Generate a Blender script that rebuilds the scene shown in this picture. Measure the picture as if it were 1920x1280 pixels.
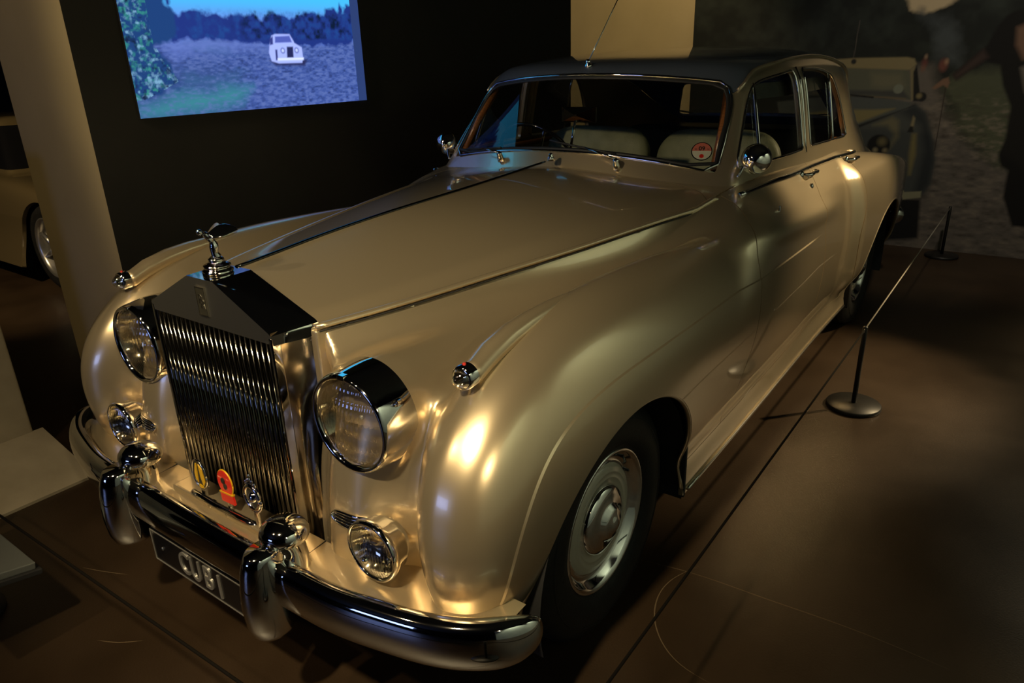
import bpy, bmesh, math, random
import numpy as np
from mathutils import Vector, Matrix
random.seed(7); rng = np.random.default_rng(11)
scene = bpy.context.scene
col = scene.collection
for o in list(bpy.data.objects): bpy.data.objects.remove(o)

# ---------------------------------------------------------------- camera
cam_d = bpy.data.cameras.new('camera'); cam = bpy.data.objects.new('camera', cam_d); col.objects.link(cam)
YAW, PITCH, ROLL, FPX = 0.638309732, 0.372807446, -0.0323805936, 1352.05511
fw = Vector((-math.sin(YAW)*math.cos(PITCH), math.cos(YAW)*math.cos(PITCH), -math.sin(PITCH)))
rt = Vector((math.cos(YAW), math.sin(YAW), 0)); up = rt.cross(fw)
rt2 = math.cos(ROLL)*rt+math.sin(ROLL)*up; up2 = -math.sin(ROLL)*rt+math.cos(ROLL)*up
cam.matrix_world = Matrix(((rt2.x, up2.x, -fw.x, 1.65865688), (rt2.y, up2.y, -fw.y, -1.54365735), (rt2.z, up2.z, -fw.z, 1.59401077), (0, 0, 0, 1)))
cam_d.sensor_width = 36.0; cam_d.lens = FPX*36.0/1920.0; cam_d.clip_start = 0.02; cam_d.clip_end = 60
scene.camera = cam

# ---------------------------------------------------------------- world and lamps
w = bpy.data.worlds.new('world'); scene.world = w; w.use_nodes = True
w.node_tree.nodes['Background'].inputs[0].default_value = (.02, .018, .015, 1); w.node_tree.nodes['Background'].inputs[1].default_value = .3
def spot(name, loc, target, watts, size_deg, colr, blend=.35, radius=.06):
    l = bpy.data.lights.new(name, 'SPOT'); l.energy = watts; l.spot_size = math.radians(size_deg); l.spot_blend = blend
    l.color = colr; l.shadow_soft_size = radius
    o = bpy.data.objects.new(name, l); col.objects.link(o); o.location = loc
    o.rotation_euler = (Vector(target)-Vector(loc)).to_track_quat('-Z', 'Y').to_euler(); return o
WARM = (1.0, .80, .47); WARM2 = (1.0, .76, .42); COOL = (.95, 1.0, .80)
spot('spotlight_front', (1.02, -2.21, 3.2), (.32, -.48, .85), 330, 46, WARM, .85, .07)
spot('spotlight_side', (2.95, -1.87, 2.30), (-.1, -.45, .85), 50, 34, WARM, .6, .05)
spot('spotlight_rear_side', (3.10, 4.10, 2.95), (.80, 2.05, .30), 680, 31, WARM2, .7, .05)
spot('spotlight_overhead', (-.9, -2.9, 3.2), (-.28, .85, 1.15), 150, 44, WARM, .8, .06)
spot('spotlight_floor', (-.2, -2.8, 3.3), (-.1, -1.0, 0), 70, 60, WARM2, .8, .05)
spot('spotlight_partition', (-.6, -1.9, 3.2), (-1.7, -.17, .9), 30, 55, WARM2, .6, .06)
spot('spotlight_backdrop', (-1.0, 3.4, 3.2), (-1.9, 5.3, 1.0), 90, 80, WARM2, .6, .06)
spot('spotlight_mural', (1.6, 2.6, 3.2), (.9, 5.3, .9), 105, 66, (1.0, .88, .70), .7, .08)
spot('spotlight_far_car', (-3.4, -1.8, 3.2), (-4.8, .8, .6), 260, 50, WARM2, .6, .05)
spot('wall_washer', (2.15, -.6, 3.3), (3.3, -.6, 1.35), 145, 95, COOL, .5, .06)
spot('wall_washer', (2.15, 2.4, 3.3), (3.3, 2.4, 1.35), 145, 95, COOL, .5, .06)
scene.view_settings.view_transform = 'Standard'; scene.view_settings.look = 'None'
scene.view_settings.gamma = 1.0; scene.view_settings.use_curve_mapping = False
scene.view_settings.exposure = 0.32

# ---------------------------------------------------------------- materials
MATS = {}
def nt(name):
    m = bpy.data.materials.new(name); m.use_nodes = True; MATS[name] = m
    return m, m.node_tree, m.node_tree.nodes['Principled BSDF']
def plain(name, c, rough=.5, metal=0., coat=0., spec=.5, emit=None, es=0, coat_r=.03):
    m, t, b = nt(name); b.inputs['Base Color'].default_value = (*c, 1); b.inputs['Roughness'].default_value = rough
    b.inputs['Metallic'].default_value = metal; b.inputs['Coat Weight'].default_value = coat; b.inputs['Coat Roughness'].default_value = coat_r
    b.inputs['Specular IOR Level'].default_value = spec
    if emit: b.inputs['Emission Color'].default_value = (*emit, 1); b.inputs['Emission Strength'].default_value = es
    return m
def noisy(name, c0, c1, scale, rough=.5, bump=0., detail=6, metal=0., bscale=None, stretch=(1, 1, 1), spec=.5, rough2=None):
    m, t, b = nt(name); L = t.links
    tc = t.nodes.new('ShaderNodeTexCoord'); mp = t.nodes.new('ShaderNodeMapping'); mp.inputs['Scale'].default_value = stretch
    n = t.nodes.new('ShaderNodeTexNoise'); n.inputs['Scale'].default_value = scale; n.inputs['Detail'].default_value = detail
    r = t.nodes.new('ShaderNodeValToRGB'); r.color_ramp.elements[0].color = (*c0, 1); r.color_ramp.elements[1].color = (*c1, 1)
    r.color_ramp.elements[0].position = .32; r.color_ramp.elements[1].position = .68
    L.new(tc.outputs['Object'], mp.inputs['Vector']); L.new(mp.outputs['Vector'], n.inputs['Vector'])
    L.new(n.outputs['Fac'], r.inputs['Fac']); L.new(r.outputs['Color'], b.inputs['Base Color'])
    b.inputs['Roughness'].default_value = rough; b.inputs['Metallic'].default_value = metal; b.inputs['Specular IOR Level'].default_value = spec
    if rough2 is not None:
        mr = t.nodes.new('ShaderNodeMapRange'); mr.inputs['To Min'].default_value = rough; mr.inputs['To Max'].default_value = rough2
        L.new(n.outputs['Fac'], mr.inputs['Value']); L.new(mr.outputs['Result'], b.inputs['Roughness'])
    if bump:
        n2 = t.nodes.new('ShaderNodeTexNoise'); n2.inputs['Scale'].default_value = bscale or scale*6; n2.inputs['Detail'].default_value = 4
        bp = t.nodes.new('ShaderNodeBump'); bp.inputs['Strength'].default_value = bump; bp.inputs['Distance'].default_value = .004
        L.new(mp.outputs['Vector'], n2.inputs['Vector']); L.new(n2.outputs['Fac'], bp.inputs['Height']); L.new(bp.outputs['Normal'], b.inputs['Normal'])
    return m
def seethrough(name, tint, fac, rough=.02, gtint=(1, 1, 1)):
    m, t, b = nt(name); L = t.links; t.nodes.remove(b)
    tr = t.nodes.new('ShaderNodeBsdfTransparent'); tr.inputs[0].default_value = (*tint, 1)
    gl = t.nodes.new('ShaderNodeBsdfGlossy'); gl.inputs['Roughness'].default_value = rough; gl.inputs[0].default_value = (*gtint, 1)
    lw = t.nodes.new('ShaderNodeLayerWeight'); lw.inputs['Blend'].default_value = .35
    ma = t.nodes.new('ShaderNodeMath'); ma.operation = 'MULTIPLY_ADD'; ma.inputs[1].default_value = .55; ma.inputs[2].default_value = fac
    mx = t.nodes.new('ShaderNodeMixShader'); L.new(lw.outputs['Fresnel'], ma.inputs[0]); L.new(ma.outputs[0], mx.inputs[0])
    L.new(tr.outputs[0], mx.inputs[1]); L.new(gl.outputs[0], mx.inputs[2]); L.new(mx.outputs[0], t.nodes['Material Output'].inputs[0])
    return m
def attr_mat(name, emit=0., rough=.7, spec=.2):
    m, t, b = nt(name); a = t.nodes.new('ShaderNodeAttribute'); a.attribute_name = 'print'
    if emit:
        t.links.new(a.outputs['Color'], b.inputs['Emission Color']); b.inputs['Emission Strength'].default_value = emit
        b.inputs['Base Color'].default_value = (.01, .01, .01, 1)
    else: t.links.new(a.outputs['Color'], b.inputs['Base Color'])
    b.inputs['Roughness'].default_value = rough; b.inputs['Specular IOR Level'].default_value = spec
    return m
# the metallic lacquer of the car
m, t, b = nt('paint'); b.inputs['Base Color'].default_value = (.66, .54, .36, 1); b.inputs['Metallic'].default_value = .82; b.inputs['Roughness'].default_value = .28
b.inputs['Coat Weight'].default_value = 1.0; b.inputs['Coat Roughness'].default_value = .025
plain('roof_paint', (.12, .145, .19), .40, .5, 1.0)
plain('chrome', (.80, .78, .74), .045, 1.0)
plain('satin_chrome', (.62, .58, .50), .22, 1.0)
plain('vane_chrome', (.17, .158, .14), .08, 1.0)
plain('chrome_dark_reflection', (.10, .10, .105), .08, 1.0)  # bright chrome with the black ceiling's reflection put into its base colour
plain('pediment_metal', (.42, .41, .36), .36, 1.0)
plain('reflector', (.80, .75, .62), .08, 1.0)
plain('cheek_metal', (.55, .46, .34), .16, 1.0)
plain('black_gloss', (.008, .008, .009), .12, 0, .6)
plain('black_matte', (.010, .010, .011), .75)
plain('rubber_seal', (.012, .012, .012), .55)
noisy('tyre', (.008, .008, .0075), (.014, .0135, .012), 40, .55, .25, spec=.3)
plain('wheel_paint', (.52, .48, .38), .35, .1, .8)
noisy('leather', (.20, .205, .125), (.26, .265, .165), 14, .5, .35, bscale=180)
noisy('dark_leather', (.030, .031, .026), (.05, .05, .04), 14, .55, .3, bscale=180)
noisy('walnut', (.16, .055, .014), (.30, .115, .035), 9, .28, 0, stretch=(2, 14, 14))
seethrough('window_glass', (.95, .97, .95), .02, .01)
seethrough('lamp_lens', (.97, .96, .90), .16, .03)
plain('bulb_glass', (.9, .88, .8), .08, .6)
plain('red_lens', (.45, .02, .01), .2, 0, .8)
plain('plate_black', (.006, .006, .007), .25, 0, .5)
plain('plate_silver', (.62, .60, .55), .3, .8)
plain('badge_yellow', (.72, .42, .01), .3, .2, .7)
plain('badge_red', (.62, .02, .01), .35, 0, .6)
plain('badge_dark', (.03, .028, .02), .4, .3)
plain('paper_white', (.62, .60, .52), .6)
plain('paper_pink', (.60, .16, .12), .6)
plain('print_black', (.01, .01, .01), .6)
noisy('floor_concrete', (.026, .0150, .0072), (.044, .0258, .0128), 2.2, .30, .2, 8, bscale=160, spec=.5, rough2=.5)
plain('scuff', (.13, .09, .05), .5)
noisy('partition_black', (.013, .0115, .009), (.018, .016, .0125), 3, .7, .05)
noisy('partition_cream', (.42, .335, .175), (.47, .375, .20), 2.5, .75, .08, bscale=60)
noisy('plinth_plaster', (.36, .31, .21), (.46, .40, .28), 5, .8, .3, bscale=30)
noisy('ceiling_black', (.012, .012, .012), (.016, .016, .016), 3, .8)
noisy('hall_wall', (.33, .36, .29), (.38, .41, .33), 1.5, .8)
noisy('far_wall', (.020, .018, .015), (.026, .023, .019), 2, .8)
plain('post_black', (.012, .011, .010), .42, .2)
plain('cord', (.30, .27, .22), .6)
plain('panel_metal', (.13, .14, .135), .5, .3)
plain('far_paint', (.24, .18, .085), .3, .5, 1.0)
plain('alloy', (.55, .53, .48), .3, .9)
plain('dark_plastic', (.012, .012, .012), .5)
attr_mat('mural_print', 0, .75, .2)
attr_mat('screen_picture', 1.0)
MT = MATS

# ---------------------------------------------------------------- mesh helpers
def mesh_obj(name, V, Fc, mat, parent=None, smooth=True, normals=None, mats=None, midx=None):
    me = bpy.data.meshes.new(name); me.from_pydata([tuple(map(float, v)) for v in V], [], [tuple(int(i) for i in f) for f in Fc]); me.validate(); me.update()
    for mm in (mats or [mat]): me.materials.append(MT[mm])
    if midx is not None: me.polygons.foreach_set('material_index', np.asarray(midx, np.int32))
    me.polygons.foreach_set('use_smooth', [bool(smooth)]*len(me.polygons))
    if normals is not None and len(me.vertices) == len(normals): me.normals_split_custom_set_from_vertices([tuple(map(float, n)) for n in normals])
    o = bpy.data.objects.new(name, me); col.objects.link(o)
    if parent: o.parent = parent
    return o
def np_mesh(name, V, T, mat, parent=None, normals=None):
    me = bpy.data.meshes.new(name); nv, nf, k = len(V), len(T), T.shape[1]
    me.vertices.add(nv); me.vertices.foreach_set('co', np.ascontiguousarray(V, np.float32).ravel())
    me.loops.add(nf*k); me.loops.foreach_set('vertex_index', np.ascontiguousarray(T, np.int32).ravel())
    me.polygons.add(nf); me.polygons.foreach_set('loop_start', np.arange(0, nf*k, k, dtype=np.int32))
    me.polygons.foreach_set('use_smooth', np.ones(nf, bool)); me.update(calc_edges=True)
    if normals is not None: me.normals_split_custom_set_from_vertices(normals.tolist())
    me.materials.append(MT[mat]); o = bpy.data.objects.new(name, me); col.objects.link(o)
    if parent: o.parent = parent
    return o
def empty(name, loc=(0, 0, 0), parent=None):
    o = bpy.data.objects.new(name, None); o.location = loc; o.empty_display_size = .1; col.objects.link(o)
    if parent: o.parent = parent
    return o
def tag(o, label, cat, group=None, kind=None):
    o['label'] = label; o['category'] = cat
    if group: o['group'] = group
    if kind: o['kind'] = kind
    return o
def struct(o, label=None):
    o['kind'] = 'structure'
    if label: o['label'] = label
    return o
def box(c, s, bev=0., rot=None):
    x, y, z = [q/2 for q in s]
    bm = bmesh.new(); bmesh.ops.create_cube(bm, size=1)
    bmesh.ops.scale(bm, vec=s, verts=bm.verts)
    if bev: bmesh.ops.bevel(bm, geom=bm.edges[:], offset=bev, segments=3, profile=.6, affect='EDGES')
    V = [tuple((rot @ v.co if rot else v.co)+Vector(c)) for v in bm.verts]; bm.verts.index_update(); Fc = [[v.index for v in f.verts] for f in bm.faces]; bm.free()
    return V, Fc
def join(*parts):
    V, Fc = [], []
    for v, f in parts:
        n = len(V); V += [tuple(q) for q in v]; Fc += [[i+n for i in q] for q in f]
    return V, Fc
def frame_of(d):
    d = Vector(d).normalized(); a = Vector((0, 0, 1)) if abs(d.z) < .9 else Vector((1, 0, 0))
    u = a.cross(d).normalized(); return u, d.cross(u).normalized(), d
def lathe(profile, origin, axis, n=48, close_start=False, close_end=False, sx=1., sy=1.):
    u, v, d = frame_of(axis); V, Fc = [], []; o = Vector(origin)
    for r, h in profile:
        for i in range(n):
            a = 2*math.pi*i/n; V.append(tuple(o+d*h+u*(r*math.cos(a)*sx)+v*(r*math.sin(a)*sy)))
    for k in range(len(profile)-1):
        for i in range(n):
            j = (i+1) % n; Fc.append([k*n+i, k*n+j, (k+1)*n+j, (k+1)*n+i])
    if close_start: Fc.append([i for i in range(n)][::-1])
    if close_end: Fc.append([(len(profile)-1)*n+i for i in range(n)])
    return V, Fc
def tube(path, radius, n=10, cap=True, flat=1., upv=None):
    P = [Vector(p) for p in path]; V, Fc = [], []; m = len(P)
    rad = radius if hasattr(radius, '__len__') else [radius]*m
    u = None
    for k in range(m):
        d = (P[min(k+1, m-1)]-P[max(k-1, 0)]).normalized()
        if upv is not None: u = Vector(upv).cross(d).normalized()
        elif u is None: u = frame_of(d)[0]
        else: u = (u-d*u.dot(d)).normalized()
        v = d.cross(u)
        for i in range(n):
            a = 2*math.pi*i/n; V.append(tuple(P[k]+u*(rad[k]*math.cos(a))+v*(rad[k]*math.sin(a)*flat)))
    for k in range(m-1):
        for i in range(n):
            j = (i+1) % n; Fc.append([k*n+i, k*n+j, (k+1)*n+j, (k+1)*n+i])
    if cap: Fc.append(list(range(n))[::-1]); Fc.append([(m-1)*n+i for i in range(n)])
    return V, Fc
def curve_pts(pts, n=24):
    P = np.array(pts, float); s = np.concatenate([[0], np.cumsum(np.linalg.norm(np.diff(P, axis=0), axis=1))])
    t = np.linspace(0, s[-1], n)
    if len(P) < 3: return np.stack([np.interp(t, s, P[:, i]) for i in range(3)], 1)
    return np.stack([spline(s, P[:, i])(t) for i in range(3)], 1)
def prism(poly, d0, d1, fn):
    """extrude a 2-D polygon between two depths; fn(u, v, d) places a point"""
    n = len(poly); V = [fn(u, v, d0) for u, v in poly]+[fn(u, v, d1) for u, v in poly]
    return V, [list(range(n))[::-1], [n+i for i in range(n)]]+[[i, (i+1) % n, n+(i+1) % n, n+i] for i in range(n)]
def mirx(vf):
    V, Fc = vf; return [(-x, y, z) for x, y, z in V], [f[::-1] for f in Fc]
def loft(rings, closed=True, cap=True):
    n = len(rings[0]); V = [tuple(p) for r in rings for p in r]; Fc = []
    for k in range(len(rings)-1):
        for i in range(n if closed else n-1):
            j = (i+1) % n; Fc.append([k*n+i, k*n+j, (k+1)*n+j, (k+1)*n+i])
    if cap and closed: Fc.append(list(range(n))[::-1]); Fc.append([(len(rings)-1)*n+i for i in range(n)])
    return V, Fc
def text_mesh(s, size, depth=.001, bold=0.):
    c = bpy.data.curves.new('lettering', 'FONT'); c.body = s; c.size = size; c.extrude = depth; c.align_x = 'CENTER'; c.align_y = 'CENTER'; c.offset = bold
    o = bpy.data.objects.new('lettering', c); col.objects.link(o)
    me = bpy.data.meshes.new_from_object(o.evaluated_get(bpy.context.evaluated_depsgraph_get()))
    V = [tuple(v.co) for v in me.vertices]; Fc = [list(p.vertices) for p in me.polygons]
    bpy.data.objects.remove(o); bpy.data.curves.remove(c); bpy.data.meshes.remove(me)
    return V, Fc
def place(vf, mat):
    V, Fc = vf; return [tuple(mat @ Vector(v)) for v in V], Fc
def axes(o, ex, ey, ez):
    return Matrix(((ex[0], ey[0], ez[0], o[0]), (ex[1], ey[1], ez[1], o[1]), (ex[2], ey[2], ez[2], o[2]), (0, 0, 0, 1)))
# ---------------------------------------------------------------- smooth curves and the car's body as an implicit surface
def spline(xs, ys):
    xs = np.asarray(xs, float); ys = np.asarray(ys, float); n = len(xs); h = np.diff(xs)
    A = np.zeros((n, n)); r = np.zeros(n); A[0, 0] = A[-1, -1] = 1
    for i in range(1, n-1):
        A[i, i-1] = h[i-1]; A[i, i] = 2*(h[i-1]+h[i]); A[i, i+1] = h[i]
        r[i] = 3*((ys[i+1]-ys[i])/h[i]-(ys[i]-ys[i-1])/h[i-1])
    c = np.linalg.solve(A, r)
    b = (ys[1:]-ys[:-1])/h-h*(2*c[:-1]+c[1:])/3; d = (c[1:]-c[:-1])/(3*h)
    TX = np.linspace(xs[0]-1.0, xs[-1]+1.0, 6001)
    i = np.clip(np.searchsorted(xs, TX)-1, 0, n-2); t = TX-xs[i]
    TY = ys[i]+t*(b[i]+t*(c[i]+t*d[i]))
    lo = TX < xs[0]; TY[lo] = ys[0]+b[0]*(TX[lo]-xs[0])
    hi = TX > xs[-1]; e = b[-1]+2*c[-2]*h[-1]+3*d[-1]*h[-1]**2; TY[hi] = ys[-1]+e*(TX[hi]-xs[-1])
    return lambda q: np.interp(q, TX, TY)
def sst(a, b, x):
    t = np.clip((x-a)/(b-a), 0, 1); return t*t*t*(t*(6*t-15)+10)
def smx(a, b, k):
    h = np.maximum(k-np.abs(a-b), 0)/k; return np.maximum(a, b)+h*h*h*k/6
def smn(a, b, k): return -smx(-a, -b, k)

xw = spline([-.75, -.5, -.25, 0, .5, 1., 1.5, 2., 2.35, 2.75, 3.15, 3.6, 4.1, 4.6], [.885, .898, .920, .935, .938, .934, .928, .922, .922, .925, .93, .90, .84, .74])
az = spline([.15, .22, .27, .31, .36, .42, .5, .6, .7, .8, .88, .95, 1.0, 1.06, 1.12, 1.2, 1.3], [.05, .04, .042, .052, .060, .042, .020, .006, .0, .002, .010, .026, .046, .085, .13, .19, .27])
xm = spline([-.6, -.52, -.37, -.05, .35, .76, 1.07, 1.4], [.27, .298, .356, .45, .55, .635, .70, .76])
zm = spline([-.6, -.52, -.37, -.05, .35, .76, 1.07, 1.4], [1.01, 1.016, 1.026, 1.044, 1.063, 1.081, 1.092, 1.12])
zcb = spline([-.6, -.48, -.22, .14, .53, .97, 1.2, 1.5], [1.104, 1.113, 1.137, 1.159, 1.176, 1.201, 1.21, 1.21])
zcr = spline([-.7, -.55, -.45, -.3, -.15, 0, .2, .5, .8, 1.1, 1.5, 2.], [.78, .89, .945, 1.0, 1.03, 1.043, 1.043, 1.025, 1.0, .97, .92, .85])
xcr = spline([-.6, 0, .6, 1.1, 1.6, 2.], [.75, .752, .76, .77, .78, .8])
nose = spline([.3, .42, .5, .58, .66, .74, .82, .88, .93, .97, 1.01, 1.045, 1.1], [-.565, -.612, -.635, -.646, -.645, -.63, -.597, -.556, -.505, -.44, -.34, -.17, .2])
panel = spline([.3, .42, .5, .58, .68, .78, .88, .94, .98, 1.02, 1.06, 1.12], [-.625, -.622, -.618, -.609, -.590, -.558, -.515, -.47, -.41, -.30, -.12, .3])
zdeck = spline([2.4, 2.8, 3.2, 3.6, 4.0, 4.3, 4.6], [1.12, 1.12, 1.12, 1.10, 1.02, .92, .78])
zrw = spline([1.9, 2.3, 2.7, 3.1, 3.5, 4.0, 4.4, 4.7], [1.13, 1.12, 1.085, 1.035, .975, .87, .75, .62])
zline = spline([.6, .9, 1.3, 1.85, 2.3], [1.02, 1.0, .965, .93, .90])

def Xout(y, z):
    a = az(z)*(1+.55*sst(1.7, .95, y)*sst(.95, 1.12, z))
    x = xw(y)-a
    x = x+.018*np.exp(-((z-zline(y))/.045)**2)*sst(.5, 1.1, y)*sst(2.3, 1.7, y)          # the wing line running along the doors
    yb = 2.33+.10*(1.0-z)+.35*np.maximum(z-1.0, 0)
    x = x+.048*sst(-.09, .09, y-yb)*sst(1.16, .98, z)*sst(.25, .5, z)                     # rear wing stands proud of the door
    return x
def Zbon(x, y):
    t = np.clip(x/xm(y), 0, 1.6); zc = zcb(y); m = zm(y)
    p = 1.02+.45*sst(-.3, 1.0, y)
    return zc-(zc-m)*np.power(np.maximum(t, 1e-6), p)-.010*sst(.8, 1.0, t)
def Ztop(x, y):
    q = x-xm(y)
    qp = np.maximum(q, 0)
    cat = zm(y)-.020-(.060+.035*sst(-.3, .5, y))*(1-.75*sst(.45, 1.05, y))*(1-np.exp(-qp/.045))-.26*qp
    inner = np.where(q < 0, Zbon(x, y), cat)
    wing = zcr(y)-np.where(x < xcr(y), 8.0, 3.6)*(x-xcr(y))**2
    wing = wing-.5*sst(.9, 1.5, y)
    f = smx(inner, wing, .04)
    belt = 1.135
    s = sst(.70, 1.40, y)
    back = zrw(y)+(zdeck(y)-zrw(y))*sst(.80, .5, x)
    r = np.where(y < .7, f, f*(1-s)+(belt+(back-belt)*sst(2.2, 2.7, y))*s)
    return r
def Yfront(x, z):
    q = np.where(x < .765, 6.5*(.765-x)**2, .9*(x-.765)**2)
    b = nose(z)+q
    zp = z-.085*sst(.50, .31, x)*sst(.80, .95, z)
    p = panel(zp)+.085*sst(.445, .645, x)*sst(1.0, .86, z)+.055*sst(.42, .29, x)*sst(1.05, .85, z)
    return smn(b, p, .026)
def Yback(x, z): return 4.42-.9*np.maximum(z-.62, 0)**1.5*1.2-.25*x**2
def F(x, y, z):
    x = np.abs(x)
    fx = x-Xout(y, z); ft = (z-Ztop(x, y))*.93
    k = .04+.18*sst(.05, .25, x-xm(y))
    f = smx(fx, ft, k)
    yf = Yfront(x, z); wi = 1-(1-sst(-.015, .004, x-xm(y)))*sst(-.06, -.03, z-zm(y)); yf = yf*wi+(-.55)*(1-wi)
    ff = (yf-y)*.95
    f = smx(f, ff, .02+.20*sst(.55, .8, x))
    f = smx(f, y-Yback(x, z), .2)
    pod = np.sqrt((x-.469)**2+(z-.823)**2)-.133+.05*np.maximum(y+.45, 0)
    pod = smx(pod, -.525-y, .012)
    pod = np.where(y > .5, 9., pod)
    return smn(f, pod, .05)
# cabin
zro = spline([.9, 1.15, 1.3, 1.5, 1.75, 2.1, 2.4, 2.75, 3.1, 3.4, 3.7, 4.0], [1.44, 1.52, 1.561, 1.592, 1.612, 1.624, 1.626, 1.612, 1.57, 1.49, 1.35, 1.13])
xs0 = spline([.9, 1.12, 1.35, 1.6, 1.9, 2.3, 2.7, 3.1, 3.5, 3.9], [.68, .715, .745, .77, .785, .79, .785, .755, .69, .56])
def Xcab(y, z): return xs0(y)-(.34-.16*sst(1.25, 1.9, y)+.2*sst(2.6, 3.3, y))*(z-1.12)-.15*np.maximum(z-1.3, 0)**2
def Yws(x, z): return 1.055+.64*(z-1.21)+(.30+.6*(z-1.16))*x*x
def Yrear(x, z): return 3.62-.95*(z-1.15)-.45*x*x
def G(x, y, z):
    x = np.abs(x)
    gx = (x-Xcab(y, z))*.94
    gt = z-(zro(y)-.08*x*x-.12*x**4)
    gw = (Yws(x, z)-y)*.82
    gr = (y-Yrear(x, z))*.72
    g = smx(gx, gt, .13)
    g = smx(g, gw, .07)
    return smx(g, gr, .25)
def grad(fn, P, e=1e-4):
    x, y, z = P.T
    return np.stack([fn(x+e, y, z)-fn(x-e, y, z), fn(x, y+e, z)-fn(x, y-e, z), fn(x, y, z+e)-fn(x, y, z-e)], 1)/(2*e)
def project(fn, P, n=4):
    P = P.copy()
    for _ in range(n):
        g = grad(fn, P); f = fn(*P.T)
        P -= (f/np.maximum((g*g).sum(1), .15))[:, None]*g
    return P

def crease(y, z):
    """> 0 below the swage line that arches over the front wheel and runs back along the doors"""
    r = np.power(np.abs(np.minimum(y-.2, 0))/.74, 4)+np.power(np.maximum(z-.2, 1e-4)/.67, 4)
    a = (1-np.power(r, .25))*.67
    return np.where(y < .2, a, .87-.016*(y-.2)-z)
# ---------------------------------------------------------------- surface extraction and clean cuts
def nets(fn, lo, hi, h):
    ax = [np.arange(lo[i], hi[i]+h, h) for i in range(3)]; n = [len(a) for a in ax]
    f = np.empty(n, np.float32)
    for i in range(0, n[1], 40):
        X, Y, Z = np.meshgrid(ax[0], ax[1][i:i+40], ax[2], indexing='ij'); f[:, i:i+40] = fn(X, Y, Z)
    s = f < 0; c = np.zeros([k-1 for k in n], np.int8)
    for a in (0, 1):
        for b in (0, 1):
            for d in (0, 1): c += s[a:n[0]-1+a, b:n[1]-1+b, d:n[2]-1+d]
    act = (c > 0) & (c < 8); I = np.argwhere(act); idx = -np.ones(act.shape, np.int64); idx[act] = np.arange(len(I))
    acc = np.zeros((len(I), 3)); cnt = np.zeros(len(I))
    cor = [(a, b, d) for a in (0, 1) for b in (0, 1) for d in (0, 1)]
    for p in cor:
        for k in range(3):
            if p[k]: continue
            q = list(p); q[k] = 1
            fa = f[I[:, 0]+p[0], I[:, 1]+p[1], I[:, 2]+p[2]]; fb = f[I[:, 0]+q[0], I[:, 1]+q[1], I[:, 2]+q[2]]
            m = (fa < 0) != (fb < 0); t = np.where(m, fa/np.where(m, fa-fb, 1), 0)
            pt = np.array(p, float)[None].repeat(len(I), 0); pt[:, k] += t
            acc += pt*m[:, None]; cnt += m
    V = (acc/cnt[:, None]+I)*h+np.array([a[0] for a in ax])
    Q = []
    for k in range(3):
        e1, e2 = [i for i in range(3) if i != k]
        sl0 = [slice(None)]*3; sl1 = [slice(None)]*3; sl0[k] = slice(0, -1); sl1[k] = slice(1, None)
        d = s[tuple(sl0)] != s[tuple(sl1)]; J = np.argwhere(d)
        J = J[(J[:, e1] > 0) & (J[:, e2] > 0) & (J[:, e1] < n[e1]-1) & (J[:, e2] < n[e2]-1)]
        ins = s[J[:, 0], J[:, 1], J[:, 2]]
        def cell(a, b):
            K = J.copy(); K[:, e1] -= a; K[:, e2] -= b; return idx[K[:, 0], K[:, 1], K[:, 2]]
        q = np.stack([cell(1, 1), cell(0, 1), cell(0, 0), cell(1, 0)], 1)
        flip = ins if k != 1 else ~ins
        q = np.where(flip[:, None], q, q[:, ::-1]); Q.append(q)
    Q = np.concatenate(Q); Q = Q[(Q >= 0).all(1)]
    V = project(fn, V); T = np.concatenate([Q[:, [0, 1, 2]], Q[:, [0, 2, 3]]])
    N = grad(fn, V); N /= np.linalg.norm(N, axis=1)[:, None]+1e-9
    return V, N, T
def keep_neg(M, fld):
    """keep the part of a triangle mesh where fld(V, N) < 0, cutting triangles cleanly along the border"""
    V, N, T = M
    if len(T) == 0: return M
    f = fld(V, N); f = np.where(np.abs(f) < 1e-7, 1e-7, f); ins = f < 0; c = ins[T].sum(1)
    full = T[c == 3]; out = [full]; nV = [V]; nN = [N]; base = len(V); cache_i = []; cache_j = []
    def cut(i, j):
        t = (f[i]/(f[i]-f[j]))[:, None]; nV.append(V[i]+(V[j]-V[i])*t); q = N[i]+(N[j]-N[i])*t; nN.append(q/(np.linalg.norm(q, axis=1)[:, None]+1e-9))
    for want in (1, 2):
        S = T[c == want]
        if len(S) == 0: continue
        m = ins[S] if want == 1 else ~ins[S]
        k = m.argmax(1); r = np.arange(len(S)); a, b_, d = S[r, k], S[r, (k+1) % 3], S[r, (k+2) % 3]
        n0 = sum(len(x) for x in nV); cut(a, b_); cut(a, d); p = n0+r; q = n0+len(S)+r
        if want == 1: out.append(np.stack([a, p, q], 1))
        else: out += [np.stack([p, b_, d], 1), np.stack([p, d, q], 1)]
    V2, N2, T2 = np.concatenate(nV), np.concatenate(nN), np.concatenate(out)
    # weld and drop unused
    key = np.round(V2*2e5).astype(np.int64); used = np.unique(T2)
    _, first, inv = np.unique(key[used], axis=0, return_index=True, return_inverse=True)
    remap = -np.ones(len(V2), np.int64); remap[used] = inv.ravel()
    T3 = remap[T2]; T3 = T3[(T3[:, 0] != T3[:, 1]) & (T3[:, 1] != T3[:, 2]) & (T3[:, 0] != T3[:, 2])]
    return V2[used][first], N2[used][first], T3
def keep_pos(M, fld): return keep_neg(M, lambda V, N: -fld(V, N))
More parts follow.
